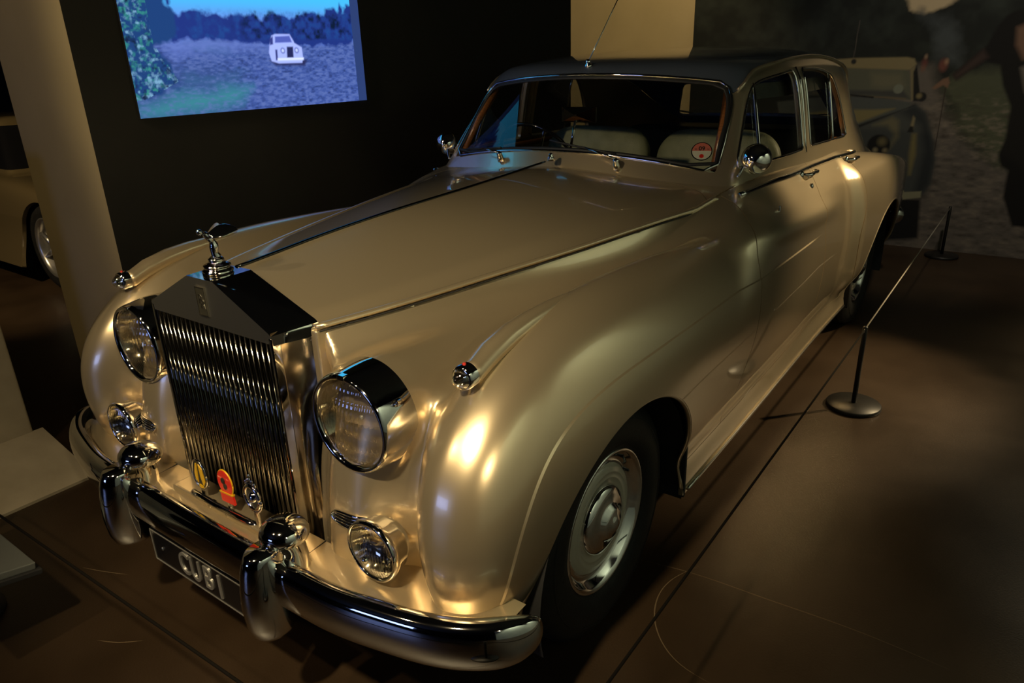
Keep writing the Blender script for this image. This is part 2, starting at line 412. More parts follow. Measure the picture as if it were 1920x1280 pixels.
def flange(M, depth, skip=None):
    """fold the free edges of a panel inwards"""
    V, N, T = M
    if len(T) == 0: return M
    E_ = np.concatenate([T[:, [0, 1]], T[:, [1, 2]], T[:, [2, 0]]]); key = np.sort(E_, 1)
    _, inv, cnt = np.unique(key, axis=0, return_inverse=True, return_counts=True); B_ = E_[cnt[inv.ravel()] == 1]
    if skip is not None: B_ = B_[~(skip(V[B_[:, 0]]) & skip(V[B_[:, 1]]))]
    bv = np.unique(B_); mp = -np.ones(len(V), np.int64); mp[bv] = np.arange(len(bv))
    n = len(V); top = V[bv]; bot = V[bv]-N[bv]*depth
    # outward direction of the rim, for the rim's own normals
    od = np.zeros((len(bv), 3)); t = V[B_[:, 1]]-V[B_[:, 0]]
    c = np.cross(t, N[B_[:, 0]]); np.add.at(od, mp[B_[:, 0]], c); np.add.at(od, mp[B_[:, 1]], c); od /= np.linalg.norm(od, axis=1)[:, None]+1e-9
    V2 = np.concatenate([V, top, bot]); N2 = np.concatenate([N, od, od]); m = len(bv)
    a, b_ = mp[B_[:, 0]]+n, mp[B_[:, 1]]+n
    T2 = np.concatenate([T, np.stack([b_, a, a+m], 1), np.stack([b_, a+m, b_+m], 1)])
    return V2, N2, T2
def mirror(M):
    V, N, T = M; return V*[-1, 1, 1], N*[-1, 1, 1], T[:, ::-1]
def both(M):
    A_, B_ = M, mirror(M); return np.concatenate([A_[0], B_[0]]), np.concatenate([A_[1], B_[1]]), np.concatenate([A_[2], B_[2]+len(A_[0])])
def conv(poly, k=.04):
    """signed distance-like field of a convex polygon with rounded corners, negative inside"""
    P = np.array(poly, float); A_ = ((P[:, 0]*np.roll(P[:, 1], -1)-np.roll(P[:, 0], -1)*P[:, 1]).sum()); P = P if A_ > 0 else P[::-1]
    def f(a, b_):
        r = None
        for i in range(len(P)):
            p, q = P[i], P[(i+1) % len(P)]; t = q-p; nrm = np.array([t[1], -t[0]])/np.hypot(*t)
            d = (a-p[0])*nrm[0]+(b_-p[1])*nrm[1]; r = d if r is None else smx(r, d, k)
        return r
    return f
def panel_obj(name, M, mat, parent): return np_mesh(name, M[0], M[2], mat, parent, M[1])
# ---------------------------------------------------------------- the room
def slab(name, lo, hi, mat, label=None):
    c = [(a+b)/2 for a, b in zip(lo, hi)]; s = [b-a for a, b in zip(lo, hi)]
    return struct(mesh_obj(name, *box(c, s), mat, smooth=False), label)
slab('floor', (-9, -8, -.1), (6.5, 5.6, 0), 'floor_concrete', 'dark brown polished concrete floor')
slab('ceiling', (-9, -8, 3.45), (6.5, 5.6, 3.55), 'ceiling_black')
slab('wall_back', (-9, 5.36, 0), (6.5, 5.6, 3.45), 'partition_cream', 'cream wall behind the car beside the mural')
slab('wall_front', (-9, -8.1, 0), (6.5, -8, 3.45), 'far_wall')
slab('wall_left', (-9.1, -8, 0), (-9, 5.6, 3.45), 'far_wall')
slab('wall_outer', (6.5, -8, 0), (6.6, 5.6, 3.45), 'far_wall')
slab('wall_right', (3.30, -2.7, 0), (3.42, 5.25, 2.75), 'hall_wall', 'pale grey-green display wall facing the side of the car')
# partition with a cream end and black faces that carries the screen
V, Fc = box((-1.668, 1.59, 1.725), (.642, 3.52, 3.45))
V = [(x, y, z) for x, y, z in V]
def fnorm(f): a, b_, c_ = [Vector(V[i]) for i in f[:3]]; return (b_-a).cross(c_-a).normalized()
struct(mesh_obj('wall_partition', V, Fc, None, smooth=False, mats=['partition_black', 'partition_cream'], midx=[1 if fnorm(f).y < -.9 else 0 for f in Fc]), 'black display partition with a cream end')

# painted picture helpers (flat print on the mural and picture on the screen)
def vnoise(a, b_, scale, seed):
    r = np.random.default_rng(seed); G_ = r.random((128, 128)); a = a*scale; b_ = b_*scale
    i, j = np.floor(a).astype(int), np.floor(b_).astype(int); u, v = a-i, b_-j; u = u*u*(3-2*u); v = v*v*(3-2*v)
    g = lambda p, q: G_[p % 128, q % 128]
    return (g(i, j)*(1-u)+g(i+1, j)*u)*(1-v)+(g(i, j+1)*(1-u)+g(i+1, j+1)*u)*v
def fbm(a, b_, scale, seed, n=4): return sum(vnoise(a, b_, scale*2**k, seed+k)*.5**k for k in range(n))/sum(.5**k for k in range(n))
def psd(poly, a, b_):
    P = np.array(poly, float); d = np.full(a.shape, 1e9); s = np.zeros(a.shape, bool)
    for i in range(len(P)):
        p, q = P[i], P[(i+1) % len(P)]; t = q-p; wa, wb = a-p[0], b_-p[1]
        h = np.clip((wa*t[0]+wb*t[1])/(t@t+1e-12), 0, 1); d = np.minimum(d, np.hypot(wa-h*t[0], wb-h*t[1]))
        c1 = (p[1] <= b_) != (q[1] <= b_)
        with np.errstate(divide='ignore', invalid='ignore'): xi = p[0]+(b_-p[1])/(q[1]-p[1]+1e-15)*t[0]
        s ^= c1 & (a < xi)
    return np.where(s, -d, d)
class Paint:
    def __init__(self, u, v, c): self.u, self.v = np.meshgrid(u, v, indexing='ij'); self.c = np.ones(self.u.shape+(3,))*np.array(c)
    def put(self, m, c): m = np.clip(m, 0, 1)[..., None]; self.c = self.c*(1-m)+np.asarray(c)*m
    def poly(self, P, c, soft=.008, wob=0., seed=1, ws=14.):
        d = psd(P, self.u, self.v)
        if wob: d = d+wob*(fbm(self.u, self.v, ws, seed)-.5)*2
        self.put(.5-d/(2*soft), c)
    def disc(self, c0, r, c, soft=.006, e=1.): self.put(.5-(np.hypot((self.u-c0[0])*e, self.v-c0[1])-r)/(2*soft), c)
    def line(self, p, q, wd, c):
        p, q = np.array(p), np.array(q); t = q-p; a, b_ = self.u-p[0], self.v-p[1]; h = np.clip((a*t[0]+b_*t[1])/(t@t), 0, 1)
        self.put(.5-(np.hypot(a-h*t[0], b_-h*t[1])-wd)/(wd), c)
def picture(name, pt, place_fn, mat, parent=None):
    nu, nv = pt.u.shape; V = [place_fn(u, v) for u, v in zip(pt.u.ravel(), pt.v.ravel())]
    i, j = np.meshgrid(np.arange(nu-1), np.arange(nv-1), indexing='ij'); a = (i*nv+j).ravel()
    o = np_mesh(name, np.array(V), np.stack([a, a+nv, a+nv+1, a+1], 1), mat, parent)
    ca = o.data.color_attributes.new('print', 'FLOAT_COLOR', 'POINT'); q = np.ones((nu*nv, 4), np.float32); q[:, :3] = np.clip(pt.c.reshape(-1, 3), 0, 1); ca.data.foreach_set('color', q.ravel())
    return o
# wall mural: a woodland road with a parked saloon and figures
mu = Paint(np.linspace(-1.22, 3.28, 720), np.linspace(.0, 2.95, 470), (.012, .014, .012)); U, Vv = mu.u, mu.v
mu.put((fbm(U, Vv, 7, 3)-.42)*2.2*sst(1.15, 1.7, Vv), (.026, .032, .026))
mu.poly([(.30, 2.95), (.519, 1.968), (.555, 1.853), (.653, 1.817), (.789, 1.869), (.90, 1.943), (1.25, 2.95)], (.42, .33, .20), .02, .035, 5, 9)
mu.poly([(.62, 1.84), (.70, 1.80), (.80, 1.5), (.95, 1.45), (.9, 1.75)], (.050, .058, .060), .06, .05, 6)
mu.poly([(.55, 1.42), (.685, 1.45), (.771, 1.45), (.90, 1.15), (1.058, .904), (1.384, .70), (2.6, .62), (4.3, .6), (4.3, -.1), (-1.3, -.1), (-1.3, .25), (.45, .35)], (.100, .086, .074), .05, .03, 7)
mu.poly([(.86, 1.30), (.978, 1.40), (1.4, 1.43), (4.3, 1.45), (4.3, .62), (1.6, .66), (1.3, .72), (1.058, .95)], (.060, .066, .040), .05, .05, 8)
grain = fbm(U, Vv*2.2, 16, 21)
mu.put((grain-.5)*2.4*sst(1.4, 1.0, Vv)*sst(.2, .6, U), (.17, .14, .11)); mu.put((.45-grain)*2.4*sst(1.4, 1.0, Vv), (.04, .032, .026))
mu.put(.75*sst(.6, -.2, U)*sst(.7,.5,Vv), (.02, .018, .015))
for cx, cz, rr, cc in ((.719, 1.469, .030, (.10, .035, .03)), (.851, 1.45, .045, (.12, .045, .035)), (.715, 1.43, .022, (.14, .07, .05)), (.87, 1.475, .014, (.30, .18, .11)), (.722, 1.515, .009, (.3, .2, .13))): mu.disc((cx, cz), rr, cc, .02, 1.5)
# saloon car in the print
mu.poly([(-.45, .344), (.855, .409), (.887, .079), (.564, .023), (-.5, -.02)], (.008, .008, .008), .015)
mu.poly([(-.4, .80), (.101, .916), (.287, .965), (.699, 1.161), (.786, 1.093), (.868, .889), (.908, .732), (.909, .539), (.861, .449), (-.3, .34)], (.048, .052, .050), .008)
mu.poly([(.60, 1.10), (.70, 1.16), (.79, 1.09), (.87, .88), (.908, .73), (.905, .54), (.86, .45), (.80, .46), (.82, .8), (.76, 1.0)], (.022, .025, .027), .03)
mu.poly([(-.4, 1.17), (.063, 1.221), (.397, 1.213), (.674, 1.173), (.648, 1.12), (.286, .974), (.101, .916), (-.3, .85)], (.060, .066, .062), .008)
mu.poly([(-.3, 1.05), (.077, 1.109), (.411, 1.113), (.560, 1.125), (.282, .999), (.098, .938)], (.155, .130, .060), .012)
mu.poly([(.286, .985), (.66, 1.135), (.70, 1.15), (.30, .965)], (.014, .015, .016), .008)
mu.poly([(-.4, 1.42), (.035, 1.446), (.601, 1.428), (.631, 1.383), (.664, 1.189), (.396, 1.222), (-.3, 1.23)], (.082, .084, .060), .008)
mu.poly([(-.3, 1.26), (.035, 1.27), (.60, 1.262), (.655, 1.20), (.396, 1.225), (-.3, 1.23)], (.045, .046, .042), .012)
mu.poly([(.34, 1.40), (.56, 1.39), (.60, 1.30), (.44, 1.28), (.36, 1.30)], (.115, .108, .070), .03)
mu.poly([(-.4, 1.50), (.027, 1.509), (.193, 1.517), (.588, 1.515), (.643, 1.502), (.664, 1.462), (.625, 1.419), (.035, 1.446), (-.4, 1.44)], (.185, .150, .078), .008)
mu.poly([(.625, 1.419), (.655, 1.455), (.690, 1.20), (.668, 1.181)], (.15, .125, .07), .005)
mu.poly([(.650, 1.40), (.668, 1.455), (.721, 1.242), (.715, 1.182), (.682, 1.181)], (.010, .010, .010), .006)
mu.disc((.56, 1.275), .036, (.14, .15, .115), .006); mu.line((-.1, 1.245), (.62, 1.20), .006, (.10, .08, .05)); mu.line((.0, 1.25), (.38, 1.21), .007, (.012, .012, .012))
mu.disc((.737, 1.214), .036, (.012, .012, .012)); mu.disc((.718, 1.222), .020, (.15, .12, .06), .01)
mu.poly([(.41, .99), (.55, 1.06), (.60, 1.03), (.62, .90), (.55, .78), (.58, .92), (.52, .99)], (.110, .100, .062), .02)
mu.disc((.476, .828), .088, (.010, .010, .010), .008); mu.disc((.500, .86), .032, (.12, .10, .05), .02); mu.disc((.455, .79), .018, (.20, .17, .10), .012); mu.disc((.53, .79), .018, (.17, .14, .08), .012)
mu.poly([(.690, .965), (.715, .965), (.718, 1.05), (.700, 1.07)], (.17, .14, .08), .008); mu.poly([(.675, .94), (.72, .94), (.715, .985), (.69, .99)], (.012, .012, .012), .006)
mu.poly([(.714, .93), (.745, .93), (.765, .767), (.75, .60), (.735, .60), (.715, .765)], (.155, .130, .055), .016)
mu.poly([(-.4, .35), (.164, .409), (.621, .444), (.853, .474), (.853, .422), (.647, .378), (.174, .325), (-.4, .29)], (.20, .19, .12), .006)
mu.line((.19, 1.52), (.20, 1.80), .003, (.07, .06, .05)); mu.disc((.195, 1.49), .02, (.02, .02, .02))
# man in dark clothes pointing
man = [(1.161, 1.71), (1.201, 1.775), (1.244, 1.81), (1.291, 1.82), (1.36, 1.80), (1.50, 1.75), (1.72, 1.4), (1.76, .7), (1.70, .25), (1.52, .25), (1.45, .411), (1.421, .472), (1.418, .677), (1.364, .706), (1.334, .793), (1.357, .914), (1.348, 1.147), (1.269, 1.299), (1.226, 1.443), (1.119, 1.471), (.956, 1.34), (.924, 1.379), (1.116, 1.583)]
mu.poly(man, (.007, .0065, .006), .012); mu.poly([(.956, 1.345), (.93, 1.375), (1.1, 1.555), (1.14, 1.50)], (.040, .026, .022), .02)
mu.poly([(.801, 1.282), (.829, 1.314), (.867, 1.349), (.902, 1.36), (.916, 1.321), (.908, 1.282), (.875, 1.302), (.821, 1.27)], (.15, .085, .055), .008)
mu.poly([(1.285, 1.70), (1.33, 1.72), (1.40, 1.66), (1.42, 1.50), (1.36, 1.48), (1.30, 1.58)], (.15, .085, .055), .02)
mu.poly([(1.36, 1.42), (1.42, 1.45), (1.48, 1.30), (1.42, 1.25)], (.14, .12, .10), .02); mu.line((.893, 1.282), (.896, .807), .0035, (.03, .022, .018))
mural = picture('mural', mu, lambda u, v: (u, 5.30, v), 'mural_print')
tag(mural, 'dark printed wall mural of a woodland road with a parked saloon and a pointing man', 'mural')
mesh_obj('mural_backing', *box((1.03, 5.332, 1.475), (4.50, .05, 2.95)), 'partition_black', mural, smooth=False)
# screen picture
W0 = 1.545; q = lambda P: [((a-.519)/W0, (b_-1.36)/W0) for a, b_ in P]
sc = Paint(np.linspace(0, 1, 420), np.linspace(0, .5625, 236), (.12, .22, .70)); U, Vv = sc.u, sc.v
sc.put(sst(.28, .42, Vv), (.05, .46, .86))
tl = [(0.06, .6), (.18, .36), (.2, .33)]
sc.poly(q([(.4, 1.744), (.776, 1.736), (.915, 1.75), (1.185, 1.735), (1.433, 1.719), (1.706, 1.709), (2.1, 1.74), (2.1, 1.3), (.4, 1.3)]), (.045, .085, .31), .01, .012, 3)
gr = fbm(U*1.0, Vv*2.4, 60, 31, 4); g2 = fbm(U, Vv*2, 9, 44, 3)
ground = sst(.262, .235, Vv)
sc.put((gr-.45)*2.0*ground, (.10, .155, .42)); sc.put((.47-gr)*3.0*ground, (.022, .040, .15)); sc.put(.55*ground*sst(.52, .25, U)*sst(.24, .10, Vv), (.03, .07, .20)); sc.put((g2-.5)*2*ground*sst(.62, .3, U), (.03, .10, .22))
sc.poly(q([(.519, 1.405), (.857, 1.475), (1.236, 1.488), (1.123, 1.413), (.748, 1.367), (.516, 1.358)]), (.035, .19, .25), .03, .02, 9); sc.put((gr-.5)*2.0*ground, (.09, .14, .38))
sc.poly(q([(.70, 1.742), (1.0, 1.747), (1.4, 1.71), (1.3, 1.70), (.9, 1.70), (.78, 1.66)]), (.11, .17, .50), .03, .01, 10)
sc.poly(q([(.791, 2.1), (.798, 1.912), (.837, 1.864), (.858, 1.886), (.911, 1.898), (.977, 1.882), (1.011, 1.876), (1.066, 1.885), (1.134, 1.856), (1.161, 1.88), (1.193, 1.873), (1.241, 1.874), (1.311, 1.883), (1.364, 1.846), (1.39, 1.877), (1.464, 1.891), (1.565, 1.865), (1.717, 1.91), (1.84, 1.888), (1.859, 1.931), (1.932, 1.941), (1.951, 1.908), (1.973, 1.968), (2.0, 1.909), (2.032, 1.953), (2.1, 1.946), (2.1, 1.752), (1.996, 1.717), (1.706, 1.709), (1.433, 1.719), (1.185, 1.735), (.915, 1.75), (.776, 1.736)]), (.012, .030, .19), .006, .012, 12, 40)
tr = fbm(U, Vv, 46, 51); tm = sst(.24, .26, Vv)*sst(.37, .33, Vv)
sc.put((tr-.5)*1.6*tm, (.012, .075, .28)); sc.put((.56-tr)*3.0*tm*sst(.35, .55, U), (.003, .010, .035))
sc.poly(q([(.4, 2.5), (.788, 2.3), (.788, 1.94), (.838, 1.872), (.786, 1.743), (.681, 1.707), (.746, 1.635), (.773, 1.524), (.695, 1.512), (.563, 1.461), (.4, 1.45)]), (.010, .045, .17), .008, .025, 14, 25)
lm = psd(q([(.4, 2.5), (.66, 1.95), (.66, 1.72), (.76, 1.54), (.695, 1.512), (.563, 1.461), (.4, 1.45)]), U, Vv) < .006
sc.put(lm*(fbm(U, Vv, 90, 61)-.5)*3.2, (.03, .22, .20)); sc.put(lm*(fbm(U, Vv, 70, 66)-.56)*4, (.16, .34, .52)); sc.put(lm*(.42-fbm(U, Vv, 60, 68))*4, (.004, .014, .05))
sc.poly(q([(1.38, 1.63), (1.66, 1.63), (1.64, 1.595), (1.42, 1.60)]), (.02, .025, .10), .006)
sc.poly(q([(1.416, 1.767), (1.443, 1.777), (1.55, 1.777), (1.571, 1.743), (1.579, 1.727), (1.631, 1.701), (1.632, 1.642), (1.62, 1.612), (1.445, 1.612), (1.394, 1.625), (1.382, 1.671), (1.392, 1.711)]), (.34, .42, .90), .003)
sc.poly(q([(1.441, 1.763), (1.548, 1.768), (1.561, 1.731), (1.435, 1.728)]), (.07, .10, .42), .003); sc.poly(q([(1.40, 1.75), (1.425, 1.765), (1.42, 1.72), (1.398, 1.715)]), (.03, .04, .2), .003)
sc.poly(q([(1.518, 1.706), (1.565, 1.706), (1.559, 1.643), (1.51, 1.643)]), (.015, .02, .09), .003); sc.poly(q([(1.43, 1.690), (1.445, 1.69), (1.44, 1.63), (1.425, 1.63)]), (.03, .04, .18), .003)
sc.poly(q([(1.44, 1.641), (1.637, 1.642), (1.635, 1.629), (1.438, 1.629)]), (.62, .70, 1.0), .003)
for a, b_ in q([(1.485, 1.684), (1.589, 1.685)]): sc.disc((a, b_), .011, (.10, .13, .42), .003); sc.disc((a, b_), .006, (.5, .6, .95), .003)
SX, SY0, SZ0, SW = -1.345, .030, 1.416, 1.18
screen = empty('video_screen', (SX, SY0+SW/2, SZ0))
tag(screen, 'large wall screen showing a pale saloon car on a woodland track', 'screen')
def in_par(vf, p): return [(x-p.location.x, y-p.location.y, z-p.location.z) for x, y, z in vf[0]], vf[1]
p_ = picture('screen_image', sc, lambda u, v: (.0135, u*SW-SW/2, v*SW), 'screen_picture', screen)
plain('screen_spill', (.01, .012, .02), .4, emit=(.035, .07, .24), es=.6)  # blue screen light caught beside the picture, put in as a weak emission
mesh_obj('screen_casing', *box((.007, .0, .332), (.012, SW, .664)), 'dark_plastic', screen, smooth=False)
mesh_obj('screen_spill_strip', *box((.007, SW/2+.029, .332), (.010, .056, .664)), 'screen_spill', screen, smooth=False)
# second screen at the far end of the hall, seen only in the car's reflections
scr2 = empty('video_screen', (-1.0, -7.985, 1.2)); tag(scr2, 'video screen on the far wall at the opposite end of the hall', 'screen')
plain('screen_glow', (.01, .01, .01), .4, emit=(.30, .42, 1.0), es=3.0)
mesh_obj('screen_casing', *box((0, .01, .6), (2.1, .04, 1.26), .01), 'dark_plastic', scr2, smooth=False); mesh_obj('screen_image', *box((0, .034, .6), (2.0, .01, 1.14)), 'screen_glow', scr2, smooth=False)

# flared plinth at the left
pl = empty('display_plinth', (-2.3, -1.3, 0)); tag(pl, 'cream plaster plinth with a sloping foot at the left edge', 'plinth')
mesh_obj('block', *in_par(box((-2.29, -1.31, .65), (1.0, 1.6, 1.3), .012), pl), 'plinth_plaster', pl, smooth=False)
mesh_obj('sloping_foot', *in_par(prism([(-1.80, 0), (-1.36, 0), (-1.36, .012), (-1.795, .11)], -2.1, -.47, lambda a, b_, d: (a, d, b_)), pl), 'plinth_plaster', pl, smooth=False)
# information rail, lower left
ip = empty('information_panel', (-.78, -1.05, 0)); tag(ip, 'grey metal information panel on a low post, lower left', 'sign')
R_ = Matrix.Rotation(math.radians(-12), 3, 'X')
mesh_obj('panel', *in_par(box((-.82, -1.12, .30), (.66, .26, .022), .004, R_), ip), 'panel_metal', ip, smooth=False)
mesh_obj('panel_rim', *in_par(box((-.82, -1.12, .281), (.68, .28, .016), .003, R_), ip), 'black_matte', ip, smooth=False)
mesh_obj('post', *in_par(lathe([(.03, 0), (.03, .29)], (-.85, -1.14, 0), (0, 0, 1), 20, True, True), ip), 'post_black', ip)
mesh_obj('base', *in_par(lathe([(.13, 0), (.13, .012), (.03, .016)], (-.85, -1.14, 0), (0, 0, 1), 32, True, True), ip), 'post_black', ip)

# rope barrier
def make_post(loc, label):
    e = empty('barrier_post', loc); tag(e, label, 'barrier post', 'low rope barrier posts')
    mesh_obj('base', *lathe([(.118, 0), (.122, .004), (.122, .016), (.118, .021), (.02, .024)], (0, 0, 0), (0, 0, 1), 56, True, True), 'post_black', e)
    mesh_obj('pole', *lathe([(.0115, .02), (.0115, .402), (.009, .408)], (0, 0, 0), (0, 0, 1), 20, True, True), 'post_black', e)
    mesh_obj('cord_clip', *tube([(0, -.011, .399), (0, -.02, .397), (0, -.02, .385), (0, -.011, .384)], .0022, 8), 'satin_chrome', e)
    return e
make_post((1.125, 1.893, 0), 'short black barrier post with a round base beside the car sill')
make_post((1.10, 5.08, 0), 'far black barrier post standing against the mural')
make_post((1.13, -.95, 0), 'black barrier post by the front corner of the car')
def cord(a, b_, label, mat='cord'):
    e = mesh_obj('barrier_rope', *tube([tuple(a), tuple((np.array(a)+np.array(b_))/2), tuple(b_)], .0038, 8), mat); tag(e, label, 'cord', 'barrier cords'); return e
cord((1.125, 1.893, .396), (1.10, 5.08, .398), 'pale thin barrier cord running from the near post to the mural')
plain('cord_dark', (.006, .005, .004), .8, spec=.05)
cord((1.125, 1.893, .394), (1.13, -.95, .394), 'thin dark barrier cord along the floor side of the car', 'cord_dark')
cord((1.112, -.951, .392), (-1.18, -1.0194, .400), 'thin dark barrier cord passing in front of the chrome bumper', 'cord_dark')
make_post((-1.20, -1.04, 0), 'black barrier post at the far end of the front cord')

# pale scuff marks on the concrete
flo = bpy.data.objects['floor']
for P in ([(.758, .301), (.97, .344), (1.194, .357), (1.456, .37), (1.704, .358)], [(.971, .387), (.922, .265), (.936, .127), (.993, .032), (1.09, -.036), (1.182, -.052)], [(1.165, 2.915), (.993, 3.071), (.88, 3.206), (.905, 3.365), (1.043, 3.472), (1.279, 3.529), (1.562, 3.582)], [(-.78, -.79), (-.70, -.76), (-.61, -.72)], [(-.39, -.93), (-.33, -.90), (-.27, -.85)]):
    c_ = curve_pts([(a, b_, .0) for a, b_ in P], 40); V, Fc = [], []
    for k in range(40):
        d = c_[min(k+1, 39)]-c_[max(k-1, 0)]; d /= np.linalg.norm(d)+1e-9; wd = .0016*math.sin(math.pi*(k+.5)/40)+.0003
        V += [tuple(c_[k]+np.array([-d[1], d[0], 0])*wd+[0, 0, .0006]), tuple(c_[k]-np.array([-d[1], d[0], 0])*wd+[0, 0, .0006])]
    for k in range(39): Fc.append([2*k, 2*k+1, 2*k+3, 2*k+2])
    mesh_obj('scuff_mark', V, Fc, 'scuff', flo, smooth=False)
# ---------------------------------------------------------------- the saloon car
car = empty('vintage_saloon_car', (0, 0, 0))
tag(car, 'cream and dark-roofed vintage saloon car with tall chrome radiator grille', 'car')
HC = .0105
LB = nets(F, (-.02, -.72, .2), (1.02, 4.5, 1.27), HC)
CB = nets(G, (-.02, .95, 1.0), (.86, 3.75, 1.66), HC)
LB = keep_pos(LB, lambda V, N: V[:, 0]); CB = keep_pos(CB, lambda V, N: V[:, 0])
yd1 = spline([.25, .42, .55, .62, .73, .86, .98, 1.1, 1.2], [.73, .78, .82, .86, .895, .91, .955, 1.06, 1.12])
yd2 = spline([.25, .5, .67, .8, .9, 1.0, 1.12, 1.2], [1.79, 1.86, 1.845, 1.82, 1.79, 1.80, 1.86, 1.88])
yd3 = spline([.25, .36, .49, .6, .75, .9, 1.05, 1.12, 1.2], [2.58, 2.50, 2.43, 2.40, 2.39, 2.42, 2.41, 2.43, 2.46])
ybr = spline([0, .17, .3, .465, .58, .647, .72], [.972, 1.004, 1.028, 1.060, 1.055, 1.025, .93])
arch_f = lambda V, N: .418-np.hypot(V[:, 1]+.02, V[:, 2]-.34)
arch_r = lambda V, N: .43*(1-np.sqrt(((V[:, 1]-3.12)/.50)**2+((V[:, 2]-.345)/.43)**2))
LB = keep_neg(LB, arch_f); LB = keep_neg(LB, arch_r)
LB = keep_pos(LB, lambda V, N: V[:, 2]-np.where(V[:, 1] > 0, .25, .405))
LB = keep_pos(LB, lambda V, N: np.where(V[:, 2] > 1.03, G(*V.T)+.03, 1.))
LB = keep_pos(LB, lambda V, N: np.where(V[:, 0] < .5, V[:, 1]+.515-.20*np.maximum(V[:,0]-.2975,0)/.01*0-1.*(V[:, 0] > .2975), V[:, 0]-.2+0*V[:, 1]) if False else np.maximum(V[:, 0]-.295, V[:, 1]+.515))
g = .0022
inner = lambda V, N: np.maximum(np.maximum(V[:, 0]-xm(V[:, 1]), V[:, 1]-1.32), np.where(V[:, 1] < -.2, zm(V[:, 1])-.035-V[:, 2], -1))
IN = keep_neg(LB, lambda V, N: inner(V, N)+g); OUT = keep_pos(LB, lambda V, N: inner(V, N)-g)
fb = lambda V, N: V[:, 1]-ybr(V[:, 0])
sym = lambda P: np.abs(P[:, 0]) < 1e-4
BON = keep_neg(IN, lambda V, N: fb(V, N)+.003); SCU = keep_pos(IN, lambda V, N: fb(V, N)-g)
f1 = lambda V, N: V[:, 1]-yd1(V[:, 2]); f2 = lambda V, N: V[:, 1]-yd2(V[:, 2]); f3 = lambda V, N: V[:, 1]-yd3(V[:, 2])
fs = lambda V, N: np.where((V[:, 1] > .3) & (V[:, 1] < 2.75), V[:, 2]-.345, 1.)
SILL = keep_neg(OUT, lambda V, N: fs(V, N)+g*.5); UPP = keep_pos(OUT, lambda V, N: fs(V, N)-g*.5)
WING = keep_neg(UPP, lambda V, N: f1(V, N)+g); REST = keep_pos(UPP, lambda V, N: f1(V, N)-g)
DOOR1 = keep_neg(REST, lambda V, N: f2(V, N)+g); REST = keep_pos(REST, lambda V, N: f2(V, N)-g)
DOOR2 = keep_neg(REST, lambda V, N: f3(V, N)+g); REAR = keep_pos(REST, lambda V, N: f3(V, N)-g)
boot = lambda V, N: np.maximum(V[:, 0]-.52, 3.35-V[:, 1])
BOOT = keep_neg(REAR, lambda V, N: boot(V, N)+g); REAR = keep_pos(REAR, lambda V, N: boot(V, N)-g)
CW, CH = .0045, .0035
def swage(M):
    fade = lambda V: sst(1.78, 1.5, V[:, 1])*sst(.40, .50, V[:, 2])*(V[:, 0] > .6)
    fl = lambda V, N: np.where(V[:, 0] > .6, crease(V[:, 1], V[:, 2]), -1.)
    A_ = keep_neg(M, fl); R_ = keep_pos(M, fl); B_ = keep_pos(R_, lambda V, N: fl(V, N)-CW); R_ = keep_neg(R_, lambda V, N: fl(V, N)-CW)
    out = []
    for q_ in (A_, R_, B_):
        V, N, T = q_
        if len(T) == 0: continue
        s_ = crease(V[:, 1], V[:, 2]); d = CH*np.clip(s_/CW, 0, 1)*fade(V)*(V[:, 0] > .6); V2 = V+N*d[:, None]; N2 = N.copy()
        if q_ is R_:
            e = 1e-4; gy = (crease(V[:, 1]+e, V[:, 2])-crease(V[:, 1]-e, V[:, 2]))/(2*e); gz = (crease(V[:, 1], V[:, 2]+e)-crease(V[:, 1], V[:, 2]-e))/(2*e)
            N2 = N-np.stack([0*gy, gy, gz], 1)*(CH/CW*fade(V))[:, None]; N2 /= np.linalg.norm(N2, axis=1)[:, None]
        out.append((V2, N2, T))
    n = np.cumsum([0]+[len(o_[0]) for o_ in out]); return np.concatenate([o_[0] for o_ in out]), np.concatenate([o_[1] for o_ in out]), np.concatenate([o_[2]+k for o_, k in zip(out, n)])
WING = swage(WING); DOOR1 = swage(DOOR1)
def two(name, M, mat='paint', depth=.016):
    M = flange(M, depth); panel_obj(name, M, mat, car); panel_obj(name, mirror(M), mat, car)
panel_obj('bonnet', both(flange(BON, .016, sym)), 'paint', car)
panel_obj('scuttle', both(flange(SCU, .012, sym)), 'paint', car)
two('front_wing', WING); two('front_door', DOOR1); two('rear_door', DOOR2); two('rear_wing', REAR); two('sill', SILL)
panel_obj('boot_lid', both(flange(BOOT, .016, sym)), 'paint', car)
# cabin: frame, roof, glass
CB = keep_pos(CB, lambda V, N: F(*V.T)+.012)
wtop = conv([(-.655, 1.0), (.655, 1.0), (.652, 1.165), (.615, 1.43), (.575, 1.487), (.3, 1.522), (0, 1.532), (-.3, 1.522), (-.575, 1.487), (-.615, 1.43), (-.652, 1.165)], .05)
W_ = lambda x, z: smx(wtop(x, z), 1.231-.155*x*x-z, .02)
wf = lambda V, N: np.maximum(W_(V[:, 0], V[:, 2]), V[:, 1]-1.62)
rw_ = conv([(-.52, 1.20), (.52, 1.20), (.42, 1.42), (-.42, 1.42)], .06)
rf = lambda V, N: np.maximum(rw_(V[:, 0], V[:, 2]), 2.9-V[:, 1])
fw1 = conv([(1.205, 1.178), (1.27, 1.255), (1.445, 1.452), (1.50, 1.478), (1.62, 1.498), (1.84, 1.515), (1.845, 1.185)], .03)
fw2 = conv([(1.955, 1.19), (1.955, 1.518), (2.25, 1.508), (2.40, 1.475), (2.50, 1.38), (2.56, 1.28), (2.62, 1.172)], .03)
s1 = lambda V, N: np.maximum(fw1(V[:, 1], V[:, 2]), .35-V[:, 0]); s2 = lambda V, N: np.maximum(fw2(V[:, 1], V[:, 2]), .35-V[:, 0])
